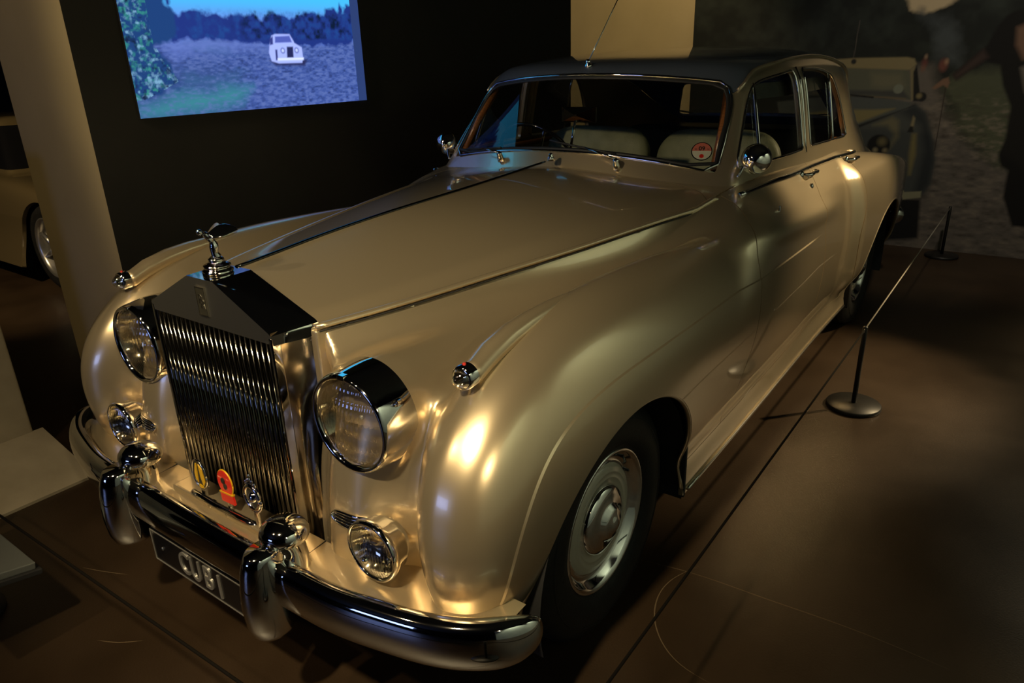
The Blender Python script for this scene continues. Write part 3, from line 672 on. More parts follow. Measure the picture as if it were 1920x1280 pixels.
allw = lambda V, N: np.minimum(np.minimum(wf(V, N), rf(V, N)), np.minimum(s1(V, N), s2(V, N)))
SHELL = keep_pos(CB, lambda V, N: allw(V, N))
gut = spline([.9, 1.25, 1.40, 1.467, 1.62, 2.1, 2.566, 2.9, 3.2, 3.5, 3.8], [1.43, 1.435, 1.452, 1.493, 1.534, 1.563, 1.543, 1.46, 1.33, 1.16, .98])
fg = lambda V, N: V[:, 2]-gut(V[:, 1])
panel_obj('roof', both(flange(keep_pos(SHELL, lambda V, N: fg(V, N)-.001), .02, sym)), 'roof_paint', car)
panel_obj('cabin_frame', both(flange(keep_neg(SHELL, lambda V, N: fg(V, N)), .02, sym)), 'paint', car)
def glass(name, fld, two_sided):
    M = keep_neg(CB, lambda V, N: fld(V, N)); M = (M[0]-M[1]*.006, M[1], M[2])
    if two_sided: panel_obj(name, M, 'window_glass', car); return panel_obj(name, mirror(M), 'window_glass', car)
    return panel_obj(name, both(M), 'window_glass', car)
glass('windscreen', wf, False); glass('rear_window', rf, False); glass('front_door_glass', s1, True); glass('rear_door_glass', s2, True)
def trace(fld, c, n=72, rmax=.9):
    out = []
    for i in range(n):
        a = 2*math.pi*i/n; t = np.linspace(0, rmax, 900); x = c[0]+t*math.cos(a); z = c[1]+t*math.sin(a); f = fld(x, z); k = int(np.argmax(f > 0)); out.append((x[k], z[k]))
    return out
def on_cab(p, ax, off=.0):
    """drop a point onto the cabin along an axis"""
    P = np.array(p, float); t = np.linspace(0, 1, 3000)
    if ax == 'y': Q = np.stack([0*t+P[0], .9+t*1.2, 0*t+P[2]], 1)
    elif ax == '-y': Q = np.stack([0*t+P[0], 4.0-t*1.6, 0*t+P[2]], 1)
    else: Q = np.stack([.95-t*.6, 0*t+P[1], 0*t+P[2]], 1)
    k = int(np.argmax(G(*Q.T) < 0)); n = grad(G, Q[k:k+1])[0]; n /= np.linalg.norm(n); return tuple(Q[k]+n*off)
def ring_tube(pts, r, flat=1.):
    P = [Vector(p) for p in pts]; n = 8; V, Fc = [], []; m = len(P)
    for k in range(m):
        d = (P[(k+1) % m]-P[k-1]).normalized(); g_ = grad(G, np.array([[abs(P[k].x), P[k].y, P[k].z]]))[0]; g_[0] *= 1 if P[k].x >= 0 else -1
        nn = Vector(g_).normalized(); u = nn.cross(d).normalized(); nn = d.cross(u)
        for i in range(n): a = 2*math.pi*i/n; V.append(tuple(P[k]+u*(r*math.cos(a))+nn*(r*flat*math.sin(a))))
    for k in range(m):
        for i in range(n): j = (i+1) % n; k2 = (k+1) % m; Fc.append([k*n+i, k*n+j, k2*n+j, k2*n+i])
    return V, Fc
wl = [on_cab((x, 0, z), 'y', .001) for x, z in trace(W_, (0, 1.37), 120)]
mesh_obj('windscreen_seal', *ring_tube([on_cab((x, 0, z), 'y', -.002) for x, z in trace(lambda a, b_: W_(a, b_)+.010, (0, 1.37), 120)], .008, .6), 'rubber_seal', car)
mesh_obj('windscreen_trim', *ring_tube(wl, .0065), 'chrome', car)
mesh_obj('rear_window_trim', *ring_tube([on_cab((x, 0, z), '-y', .001) for x, z in trace(rw_, (0, 1.33), 60)], .006), 'chrome', car)
for fw_, c in ((fw1, (1.62, 1.33)), (fw2, (2.2, 1.33))):
    l_ = ring_tube([on_cab((0, y, z), 'x', .001) for y, z in trace(fw_, c, 90)], .0055)
    mesh_obj('side_window_trim', *l_, 'chrome', car); mesh_obj('side_window_trim', *mirx(l_), 'chrome', car)
def on_cab_bar(y0, z0, y1, z1, r, name, mat):
    p = [on_cab((0, y0+(y1-y0)*t, z0+(z1-z0)*t), 'x', .0) for t in np.linspace(0, 1, 8)]; l_ = tube(p, r, 8)
    mesh_obj(name, *l_, mat, car); mesh_obj(name, *mirx(l_), mat, car)
on_cab_bar(1.405, 1.185, 1.485, 1.475, .007, 'quarter_light_bar', 'chrome'); on_cab_bar(2.335, 1.175, 2.345, 1.485, .007, 'quarter_light_bar', 'chrome')
on_cab_bar(1.885, 1.17, 1.895, 1.525, .006, 'pillar_strip', 'chrome')
gl = [on_cab((0, y, float(gut(y))), 'x', .004) for y in np.linspace(1.40, 3.1, 40)]
for q_ in (tube(gl, .007, 8), mirx(tube(gl, .007, 8))): mesh_obj('roof_gutter', *q_, 'paint', car)

# wheel arch lips and liners
def on_body(y, z, off=0.):
    t = np.linspace(1.02, .5, 2600); Q = np.stack([t, 0*t+y, 0*t+z], 1); k = int(np.argmax(F(*Q.T) < 0)); return (float(t[k])+off, y, z)
lip = []
for a in np.linspace(-.22, math.pi+.1, 60):
    y, z = -.02+.418*math.cos(a), .34+.418*math.sin(a)
    if z > .26: lip.append(on_body(y, z, -.006))
lip2 = []
for a in np.linspace(-.1, math.pi+.1, 60):
    y, z = 3.12+.50*math.cos(a), .345+.43*math.sin(a)
    if z > .27: lip2.append(on_body(y, z, -.006))
for L_ in (lip, lip2):
    for q_ in (tube(L_, .0085, 10), mirx(tube(L_, .0085, 10))): mesh_obj('wheel_arch_lip', *q_, 'paint', car)
for yc, rr in ((-.02, .42), (3.12, .46)):
    V, Fc = [], []; n = 40
    for x in (.46, .895):
        for i in range(n+1): a = -.25+(math.pi+.5)*i/n; V.append((x, yc+rr*math.cos(a), .34+rr*.99*math.sin(a)))
    for i in range(n): Fc.append([i, i+1, n+2+i, n+1+i])
    V.append((.46, yc, .34)); c_ = len(V)-1
    for i in range(n): Fc.append([c_, i+1, i])
    for q_ in ((V, Fc), mirx((V, Fc))): mesh_obj('wheel_arch_liner', *q_, 'black_matte', car)

# mouldings
mp = [(float(xm(y))+.002, y, max(float(zm(y))-.010, float(Ztop(np.array([float(xm(y))+.006]), np.array([y]))[0])+.003)) for y in np.linspace(-.510, 1.02, 60)]
mp += [(float(xm(1.02))+.014, 1.055, float(zm(1.05))-.004), (.728, 1.10, 1.101)]
for q_ in (tube(mp, .0105, 12, flat=.75), mirx(tube(mp, .0105, 12, flat=.75))): mesh_obj('bonnet_moulding', *q_, 'paint', car)
ml = [(x+.006, y, z-.011) for x, y, z in mp[:-2]]
for q_ in (tube(ml, .0024, 6), mirx(tube(ml, .0024, 6))): mesh_obj('moulding_shadow_gap', *q_, 'black_matte', car)
cs_ = [(0, y, float(zcb(y))+.002) for y in np.linspace(-.500, .955, 40)]
mesh_obj('bonnet_centre_strip', *tube(cs_, .0075, 8, flat=.5), 'chrome_dark_reflection', car)
bl = [on_body(y, z, .002) for y, z in zip(np.linspace(1.12, 2.70, 50), np.interp(np.linspace(1.12, 2.70, 50), [1.12, 1.434, 1.902, 2.37, 2.70], [1.100, 1.112, 1.108, 1.098, 1.086]))]
for q_ in (tube(bl, .0105, 10), mirx(tube(bl, .0105, 10))): mesh_obj('waist_moulding', *q_, 'chrome', car)
sl = [on_body(y, .262, .004) for y in np.linspace(.42, 2.6, 24)]
for q_ in (tube(sl, .007, 8), mirx(tube(sl, .007, 8))): mesh_obj('sill_edge', *q_, 'satin_chrome', car)
def handle(y, z, ln):
    p = on_body(y, z); e = []
    P = [(p[0], y-ln/2, z), (p[0]+.026, y-ln/2+.012, z), (p[0]+.032, y, z-.001), (p[0]+.026, y+ln/2-.012, z-.003), (p[0]+.008, y+ln/2+.01, z-.004)]
    l_ = tube(curve_pts(P, 16), [.006+.003*math.sin(math.pi*i/15) for i in range(16)], 10)
    l2 = lathe([(.017, -.004), (.017, .004), (.010, .010)], (p[0], y-ln/2, z), (1, 0, 0), 20, True, True)
    b_ = box((p[0]+.012, y-ln*.1, z-.018), (.008, .012, .03), .003)
    for s_, fn in ((1, lambda q: q), (-1, mirx)):
        h_ = mesh_obj('door_handle', *fn(l_), 'chrome', car); mesh_obj('handle_boss', *fn(l2), 'chrome', h_); mesh_obj('handle_trigger', *fn(b_), 'chrome', h_)
handle(1.80, 1.096, .17); handle(2.47, 1.080, .16)
for y, z in ((1.75, 1.046),):
    p = on_body(y, z)
    for fn in (lambda q: q, mirx): mesh_obj('door_lock', *fn(lathe([(.011, -.004), (.011, .006), (.004, .009)], p, (1, 0, .2), 18, True, True)), 'chrome', car)
p = on_body(1.264, 1.028)
for fn in (lambda q: q, mirx): mesh_obj('door_stud', *fn(box((p[0]+.002, p[1], p[2]), (.008, .014, .034), .003)), 'chrome', car)

# radiator
rad = empty('radiator', (0, 0, 0), car)
YF, YB = -.609, -.498
def ring_(y, hw, zs, zt, zb, fl): return [(-hw, y, zb), (-hw, y, zs-.006), (-hw+.008, y, zs), (-fl, y, zt), (fl, y, zt), (hw-.008, y, zs), (hw, y, zs-.006), (hw, y, zb)]
r0, r1 = ring_(YF, .262, 1.012, 1.109, .39, .056), ring_(YB, .300, 1.022, 1.113, .39, .058)
V = r0+r1; n8 = 8; Fc = [[i, i+1, n8+i+1, n8+i] for i in range(2, 5)]
mesh_obj('shell_top', V[2:6]+V[10:14]+[(-.262, YF, 1.006), (-.262, YF, .982), (-.300, YB, 1.016), (-.300, YB, .982), (.262, YF, 1.006), (.262, YF, .982), (.300, YB, 1.016), (.300, YB, .982)], [[0, 1, 5, 4], [1, 2, 6, 5], [2, 3, 7, 6], [0, 4, 10, 8], [8, 10, 11, 9], [3, 12, 14, 7], [12, 13, 15, 14]], 'chrome', rad, smooth=False)
# pediment front plate
zo = .985
pv = [(-.262, YF, 1.006), (-.254, YF, 1.012), (-.056, YF, 1.109), (.056, YF, 1.109), (.254, YF, 1.012), (.262, YF, 1.006), (.262, YF, zo), (-.262, YF, zo)]
V = pv+[(x, y+.02, z) for x, y, z in pv]; Fc = [list(range(8))[::-1]]+[[i, (i+1) % 8, 8+(i+1) % 8, 8+i] for i in range(8)]
mesh_obj('pediment', V, Fc, 'pediment_metal', rad, smooth=False)
# concave side cheeks and front stiles
zz = np.linspace(.40, 1.0135, 24); yr = np.interp(zz, [.40, .45, .536, .645, .76, .81, .86, 1.012], [-.56, -.565, -.572, -.57, -.552, -.535, -.512, -.505])
for fn in (lambda q: q, mirx):
    rings = []
    for z, yb_ in zip(zz, yr):
        w_ = [( .262, YF), (.262, YF+.02), (.262, YF+.03), (.264, YF+.045), (.272, (YF+yb_)/2+.028), (.287, yb_-.002), (.301, yb_+.012)]
        rings.append([(x, y, z) for x, y in w_])
    mesh_obj('shell_side', *fn(loft(rings, False)), 'cheek_metal', rad)
    mesh_obj('stile', *fn(box((.2575, YF+.012, .695), (.011, .026, .61), .003)), 'chrome', rad, smooth=False)
for x in (-.300, .300): mesh_obj('radiator_surround', *box((x, -.492, .71), (.026, .05, .58), .006), 'paint', rad)
mesh_obj('core', *box((0, -.555, .69), (.51, .03, .60)), 'black_matte', rad, smooth=False)
mesh_obj('bottom_bar', *box((0, YF+.012, .396), (.53, .05, .02), .006), 'chrome', rad, smooth=False)
NV = 23; vane0 = None
for i in range(NV):
    x = -.238+.476*i/(NV-1)
    if vane0 is None:
        rings = [[(a, YF+.012+b_, z) for a, b_ in ((-.0050, -.0118), (-.0030, -.0131), (0, -.0136), (.0030, -.0131), (.0050, -.0118), (.0050, .0135), (-.0050, .0135))] for z in (.405, .985)]
        vane0 = mesh_obj('vane', *loft(rings), 'vane_chrome', rad); vane0.location.x = x
    else: o = vane0.copy(); col.objects.link(o); o.parent = rad; o.location.x = x
# double letter badge
bd = mesh_obj('maker_badge', *box((0, YF-.0015, 1.050), (.036, .004, .072), .001), 'badge_dark', rad, smooth=False)
for b_ in (box((-.0185, YF-.002, 1.050), (.0022, .006, .076)), box((.0185, YF-.002, 1.050), (.0022, .006, .076)), box((0, YF-.002, 1.087), (.039, .006, .0022)), box((0, YF-.002, 1.013), (.039, .006, .0022))): mesh_obj('badge_frame', *b_, 'satin_chrome', bd, smooth=False)
EXZ = lambda o: axes(o, (1, 0, 0), (0, 0, 1), (0, -1, 0))
mesh_obj('badge_letter', *place(text_mesh('R', .036, .0008), EXZ((-.003, YF-.004, 1.055))), 'satin_chrome', bd, smooth=False)
mesh_obj('badge_letter', *place(text_mesh('R', .036, .0008), EXZ((.004, YF-.0045, 1.043))), 'satin_chrome', bd, smooth=False)
# mascot: a leaning winged figure on a stepped cap
mas = empty('mascot', (0, 0, 0), car); MY = -.553
mesh_obj('mascot_base', *lathe([(.038, 0), (.038, .010), (.033, .013), (.030, .016), (.034, .019), (.034, .022), (.024, .027), (.018, .030), (.020, .034), (.019, .038), (.013, .043)], (0, MY, 1.110), (0, 0, 1), 40, True, True), 'chrome', mas)
bodyp = [(0, MY+.004, 1.150), (0, MY-.001, 1.165), (0, MY+.001, 1.180), (0, MY-.004, 1.196), (0, MY-.012, 1.208), (0, MY-.021, 1.216)]
bw = [.012, .0095, .012, .0078, .010, .0055]
cp = curve_pts(bodyp, 20); rr_ = np.interp(np.linspace(0, 1, 20), np.linspace(0, 1, 6), bw)
mesh_obj('figure', *join(tube([tuple(q_) for q_ in cp], list(rr_), 12), lathe([(.001, -.009), (.005, -.007), (.0078, 0), (.005, .007), (.001, .009)], (0, MY-.031, 1.2205), (0, -.6, .8), 14)), 'chrome', mas)
for sgn in (1, -1):      # cape-like wings sweeping back from the arms
    rings = []
    for t_ in np.linspace(0, 1, 12):
        c_ = Vector((sgn*(.006+.034*t_**.8), MY-.012+.060*t_, 1.207+.012*math.sin(t_*2.2)+.002)); hw = .015*math.sin(math.pi*(.12+.83*t_))+.002
        rings.append([tuple(c_+Vector((sgn*hw*math.cos(a)*.75, -hw*math.cos(a)*.25, -hw*math.cos(a)*.75+.0016*math.sin(a)))) for a in np.linspace(0, 2*math.pi, 15)[:-1]])
    mesh_obj('wing', *loft(rings), 'chrome', mas)
    mesh_obj('arm', *tube(curve_pts([(sgn*.008, MY-.014, 1.210), (sgn*.016, MY+.004, 1.207), (sgn*.026, MY+.03, 1.214)], 8), [.0045, .004, .004, .0035, .0035, .003, .003, .002], 8), 'chrome', mas)
# lamps
def ribbed_lens(c, r, bulge, ribs, amp, horiz=0, n=76):
    """fluted glass: a square grid pressed into a disc"""
    V, Fc = [], []
    for i in range(n):
        for j in range(n):
            a, b_ = 2*i/(n-1)-1, 2*j/(n-1)-1; u, v = a*math.sqrt(1-b_*b_/2), b_*math.sqrt(1-a*a/2); rho = u*u+v*v
            d = bulge*(1-rho)+amp*(abs(math.cos(u*ribs))+horiz*abs(math.cos(v*ribs*.3)))*(1 if rho < .94 else 0); V.append((c[0]+u*r, c[1]-d, c[2]+v*r))
    for i in range(n-1):
        for j in range(n-1): Fc.append([i*n+j, (i+1)*n+j, (i+1)*n+j+1, i*n+j+1])
    return V, Fc
for s_ in (1, -1):
    x0 = s_*.469; hl = empty('headlamp', (0, 0, 0), car); FY = (0, -1, 0)
    mesh_obj('rim', *lathe([(.134, .49), (.1335, .515), (.130, .545), (.125, .575), (.1215, .586), (.117, .5885), (.112, .586), (.108, .580), (.106, .572)], (x0, 0, .823), FY, 72), 'chrome', hl)
    mesh_obj('reflector', *lathe([(.108, .574), (.10, .55), (.084, .525), (.055, .508), (.02, .500), (.001, .499)], (x0, 0, .823), FY, 48), 'reflector', hl)
    mesh_obj('lens', *ribbed_lens((x0, -.574, .823), .1075, .022, 26, .0024, 1.2), 'lamp_lens', hl)
    mesh_obj('bulb', *lathe([(.001, .545), (.006, .543), (.008, .536), (.007, .53), (.006, .50)], (x0, 0, .823), FY, 20), 'bulb_glass', hl)
    mesh_obj('rim_clip', *box((x0-s_*.0, -.581, .942), (.022, .02, .012), .003), 'chrome', hl, smooth=False)
    # side lamp on the crown of the wing
    sl_ = empty('side_lamp', (0, 0, 0), car); sx_ = s_*.724
    crown = lambda y: max(z for z in np.linspace(.7, 1.1, 401) if float(F(np.array([.724]), np.array([y]), np.array([z]))[0]) < 0)
    pod_ = []
    for y, rr, hh in ((-.452, .0285, None), (-.43, .0305, None), (-.38, .033, .052), (-.30, .033, .040), (-.22, .030, .027), (-.13, .024, .014), (-.05, .015, .004), (.02, .008, -.004)):
        zc_ = .957 if hh is None else crown(y)+hh-rr*.92
        pod_.append([(sx_+rr*.9*math.cos(a), y, zc_+rr*.92*math.sin(a)) for a in np.linspace(0, 2*math.pi, 25)[:-1]])
    mesh_obj('lamp_pod', *loft(pod_), 'paint', sl_)
    mesh_obj('lamp_rim', *lathe([(.0295, .445), (.0295, .464), (.027, .472), (.0235, .473)], (sx_, 0, .957), FY, 36), 'chrome', sl_)
    mesh_obj('lamp_lens', *lathe([(.0001, .496), (.006, .493), (.008, .490), (.012, .4895), (.014, .485), (.018, .483), (.020, .478), (.0235, .473)], (sx_, 0, .957), FY, 36), 'lamp_lens', sl_)
    mesh_obj('lamp_reflector', *lathe([(.0245, .471), (.015, .46), (.001, .455)], (sx_, 0, .957), FY, 30), 'reflector', sl_)
    mesh_obj('tell_tale', *lathe([(.0042, 0), (.0042, .005), (.0015, .007)], (sx_, -.458, .984), (0, -.3, 1), 14, True, True), 'red_lens', sl_)
    # fog lamp on the apron
    fl_ = empty('fog_lamp', (0, 0, 0), car); fx_ = s_*.565; fz = .546
    mesh_obj('bowl', *lathe([(.001, .548), (.03, .553), (.055, .570), (.070, .594), (.074, .620), (.078, .626), (.0795, .636), (.0775, .644), (.0735, .646), (.0715, .640)], (fx_, 0, fz), FY, 56), 'chrome', fl_)
    mesh_obj('reflector', *lathe([(.0715, .638), (.06, .615), (.04, .60), (.001, .593)], (fx_, 0, fz), FY, 40), 'reflector', fl_)
    mesh_obj('lens', *ribbed_lens((fx_, -.639, fz), .0715, .018, 30, .0020), 'lamp_lens', fl_)
    mesh_obj('centre_boss', *lathe([(.009, .652), (.0085, .662), (.004, .666), (.0005, .6665)], (fx_-s_*.004, 0, fz-.012), FY, 20), 'chrome', fl_)
    mesh_obj('stalk', *lathe([(.030, .452), (.030, .458), (.019, .463), (.013, .470), (.015, .48)], (fx_-s_*.012, -.597, 0), (0, 0, 1), 28, True, True), 'satin_chrome', fl_)
    # horn slots beside the radiator
    hg = empty('horn_grille', (0, 0, 0), car)
    fxp = lambda x, z: float(Yfront(np.array([x]), np.array([z]))[0])
    xs_ = np.linspace(.405, .545, 14)
    sw = [(x, fxp(x, .573)-.003, .573) for x in xs_]
    up_ = [(x, fxp(x, .589)-.004, .574+.016*math.sin(math.acos(max(-1, min(1, (x-.475)/.0701))))**.6) for x in xs_]; dn = [(x, fxp(x, .557)-.004, .574-.018*math.sin(math.acos(max(-1, min(1, (x-.475)/.0701))))**.6) for x in xs_]
    q_ = tube(up_+dn[::-1]+up_[:1], .0042, 8, True); b2 = ([*up_, *dn], [[i, i+1, 14+i+1, 14+i] for i in range(13)])
    fn = (lambda q: q) if s_ == 1 else mirx
    mesh_obj('slot_frame', *fn(q_), 'chrome', hg); mesh_obj('slot_back', *fn(b2), 'black_gloss', hg, smooth=False)
    for dz in (-.008, 0., .008): mesh_obj('slot_bar', *fn(tube([(x, fxp(x, .573+dz)-.006, .574+dz) for x in xs_[1:-1]], .0018, 6)), 'chrome', hg)
# apron between bumper and body
rings = []
for t_ in np.linspace(0, 1, 8):
    rings.append([(x, (-.60+.10*min(1, max(0, (abs(x)-.45)/.2)))*(1-t_)+t_*(float(np.interp(abs(x), [0, .424, .545, .667, .775, .885, .93], [-.742, -.735, -.728, -.712, -.690, -.648, -.610]))), .458-.012*t_*t_+.002*math.cos(abs(x)*3)) for x in np.linspace(-.90, .90, 61)])
ap = mesh_obj('front_apron', *loft(rings, False), 'paint', car)
for x in (-.345, .345): mesh_obj('apron_seam', *tube([(x, -.60, .4605), (x*1.0, -.735, .449)], .0016, 6), 'black_matte', ap)
mesh_obj('apron_step', *box((0, -.645, .463), (.46, .075, .02), .007), 'paint', ap, smooth=False)
lower = loft([[(x, -.60, .45), (x, -.59, .35), (x, -.50, .27)] for x in np.linspace(-.86, .86, 20)], False); mesh_obj('valance', *lower, 'black_matte', ap)
# bumper
bx_ = np.concatenate([np.linspace(0, .86, 40), np.linspace(.875, .955, 14)]); 
bpath = [(0, -.745), (.2, -.744), (.424, -.738), (.545, -.731), (.667, -.708), (.775, -.680), (.86, -.640), (.912, -.596), (.938, -.558), (.945, -.535), (.943, -.515)]
bp_ = curve_pts([(a, b_, 0) for a, b_ in bpath], 60)
sec = [(-.012, .062), (.012, .064), (.030, .056), (.038, .038), (.043, .014), (.043, -.014), (.038, -.038), (.030, -.056), (.012, -.064), (-.012, -.062), (-.016, -.03), (-.016, .03)]
rings = []
for k in range(60):
    d = bp_[min(k+1, 59)]-bp_[max(k-1, 0)]; d /= np.linalg.norm(d); nrm = np.array([d[1]*1., -d[0], 0]); nrm = nrm if nrm[1]*1 < 0 or nrm[0] > 0 else -nrm
    tp = 1. if k < 52 else math.sqrt(max(.02, 1-((k-52)/7.3)**2))
    rings.append([tuple(bp_[k]+nrm*a*tp+np.array([0, 0, .440+b_*tp])) for a, b_ in sec])
ringsm = [[(-x, y, z) for x, y, z in r] for r in rings[::-1]]
bm_ = mesh_obj('front_bumper', *loft(ringsm[:-1]+rings), 'chrome', car)
mod = bm_.modifiers.new('smooth', 'SUBSURF'); mod.levels = 1; mod.render_levels = 1
for s_ in (1, -1):
    ov = empty('overrider', (0, 0, 0), car); c0 = (s_*.333, -.790)
    prof = [(.004, .288), (.022, .290), (.036, .298), (.044, .312), (.049, .345), (.050, .40), (.048, .45), (.044, .50), (.040, .525), (.036, .54)]
    rings = [[(c0[0]+r*math.cos(a)*.92, c0[1]+.012+r*math.sin(a)*1.35+.012*((z-.42)/.13)**2, z) for a in np.linspace(0, 2*math.pi, 33)[:-1]] for r, z in prof]
    mesh_obj('column', *loft(rings), 'chrome', ov)
    mesh_obj('cap', *lathe([(.034, .526), (.050, .530), (.0575, .538), (.0605, .549), (.058, .561), (.050, .573), (.036, .583), (.018, .589), (.001, .591)], (c0[0], c0[1]+.030, 0), (0, .10, 1), 44), 'chrome', ov)
    P = curve_pts([(c0[0]+s_*.002, c0[1]+.052, .548), (c0[0]+s_*.008, c0[1]+.080, .520), (c0[0]+s_*.012, c0[1]+.085, .475), (c0[0]+s_*.012, c0[1]+.075, .43)], 14)
    mesh_obj('bracket', *tube([tuple(q_) for q_ in P], list(np.linspace(.034, .046, 14)), 20), 'chrome', ov)
# number plate
npz, npy = .301, -.757
npl = empty('number_plate', (0, 0, 0), car)
mesh_obj('plate', *box((0, npy, npz), (.525, .006, .108), .002), 'plate_black', npl, smooth=False)
for b_ in (box((0, npy-.0035, npz+.0515), (.520, .003, .0025)), box((0, npy-.0035, npz-.0515), (.520, .003, .0025)), box((-.259, npy-.0035, npz), (.0025, .003, .105)), box((.259, npy-.0035, npz), (.0025, .003, .105))): mesh_obj('plate_border', *b_, 'plate_silver', npl, smooth=False)
for ch, x in (('C', -.092), ('U', -.036), ('B', .024), ('1', .078)):
    if ch == '1': mesh_obj('plate_character', *box((x, npy-.0045, npz), (.0095, .004, .076)), 'plate_silver', npl, smooth=False)
    else:
        V, Fc = text_mesh(ch, .105, .002, 0); V = [(a*.74, b_, c_) for a, b_, c_ in V]; mesh_obj('plate_character', *place((V, Fc), EXZ((x, npy-.0045, npz))), 'plate_silver', npl, smooth=False)
for x in (-.205, .205): mesh_obj('plate_screw', *lathe([(.005, .0), (.005, .003), (.002, .0045)], (x, npy-.003, npz+.004), (0, -1, 0), 12, True, True), 'chrome', npl)
# badge bar with three badges
bb = empty('badge_bar', (0, 0, 0), car); BY = -.668
mesh_obj('bar', *tube(curve_pts([(-.150, BY+.035, .445), (-.152, BY+.006, .462), (-.140, BY, .468), (0, BY-.004, .469), (.140, BY, .468), (.152, BY+.006, .462), (.150, BY+.035, .445)], 50), .0105, 14), 'chrome', bb)
for x in (-.042, .04): mesh_obj('bar_clamp', *lathe([(.0125, -.004), (.0125, .004)], (x, BY-.004, .469), (1, 0, 0), 20, True, True), 'satin_chrome', bb)
yb_ = BY+.004
def disc_poly(cx, cz, rx, rz, n=36): return [(cx+rx*math.cos(2*math.pi*i/n), cz+rz*math.sin(2*math.pi*i/n)) for i in range(n)]
def bprism(poly, d0, d1): return prism(poly, d0, d1, lambda u, v, d: (u, d, v))
b1 = empty('club_badge', (0, 0, 0), bb)
mesh_obj('badge_post', *box((-.086, yb_, .488), (.016, .012, .035), .003), 'chrome', b1, smooth=False)
b1b = mesh_obj('badge_back', *bprism(disc_poly(-.084, .548, .033, .044), yb_, yb_-.006), 'badge_dark', b1, smooth=False)
mesh_obj('badge_rim', *tube([(x, yb_-.006, z) for x, z in disc_poly(-.084, .548, .034, .045)+disc_poly(-.084, .548, .034, .045)[:1]], .003, 8), 'chrome', b1)
for P in ([(-.105, .548), (-.094, .582), (-.088, .582), (-.094, .52), (-.104, .53)], [(-.080, .582), (-.066, .57), (-.060, .53), (-.070, .515), (-.078, .54)], [(-.092, .505), (-.074, .505), (-.074, .514), (-.092, .516)]): mesh_obj('badge_enamel', *bprism(P, yb_-.006, yb_-.008), 'badge_yellow', b1, smooth=False)
b2_ = empty('poppy_badge', (0, 0, 0), bb)
mesh_obj('badge_post', *box((.036, yb_, .487), (.014, .010, .04), .003), 'chrome', b2_, smooth=False)
mesh_obj('poppy', *bprism(disc_poly(.038, .562, .032, .038), yb_, yb_-.006), 'badge_red', b2_, smooth=False); mesh_obj('poppy_rim', *tube([(x, yb_-.003, z) for x, z in disc_poly(.038, .562, .0325, .0385)+disc_poly(.038, .562, .0325, .0385)[:1]], .0022, 8), 'badge_yellow', b2_)
mesh_obj('poppy_eye', *bprism(disc_poly(.034, .569, .0075, .009, 20), yb_-.006, yb_-.009), 'badge_dark', b2_, smooth=False); mesh_obj('poppy_eye', *bprism(disc_poly(.041, .553, .007, .009, 20), yb_-.006, yb_-.009), 'badge_dark', b2_, smooth=False)
mesh_obj('poppy_scroll', *bprism([(.010, .527), (.066, .530), (.070, .503), (.012, .500)], yb_-.001, yb_-.007), 'badge_red', b2_, smooth=False); mesh_obj('scroll_edge', *bprism([(.008, .531), (.068, .534), (.068, .530), (.008, .527)], yb_, yb_-.008), 'badge_yellow', b2_, smooth=False)
b3 = empty('crest_badge', (0, 0, 0), bb)
mesh_obj('badge_post', *box((.158, yb_, .49), (.014, .010, .05), .003), 'chrome', b3, smooth=False)
mesh_obj('crest_ring', *tube([(x, yb_-.004, z) for x, z in disc_poly(.158, .560, .030, .034)+disc_poly(.158, .560, .030, .034)[:1]], .0065, 10), 'chrome', b3)
mesh_obj('crest_back', *bprism(disc_poly(.158, .560, .030, .034), yb_, yb_-.004), 'badge_dark', b3, smooth=False)
mesh_obj('crest_bust', *lathe([(.016, 0), (.013, .006), (.008, .010), (.001, .012)], (.158, yb_-.003, .560), (0, -1, 0), 20), 'chrome', b3)
mesh_obj('crest_crown', *join(*[lathe([(.0015, -.005), (.005, 0), (.0015, .005)], (.158+dx, yb_-.004, .603+dz), (0, 0, 1), 10) for dx, dz in ((-.018, 0), (-.009, .007), (0, .011), (.009, .007), (.018, 0), (0, 0.022))], box((.158, yb_-.003, .597), (.044, .007, .007), .002)), 'chrome', b3)
mesh_obj('crest_laurel', *join(*[lathe([(.001, -.006), (.0045, 0), (.001, .006)], (.158+.037*math.cos(a), yb_-.004, .560+.042*math.sin(a)), (math.sin(a), 0, -math.cos(a)), 8) for a in np.linspace(-3.0, -.15, 13)]), 'chrome', b3)
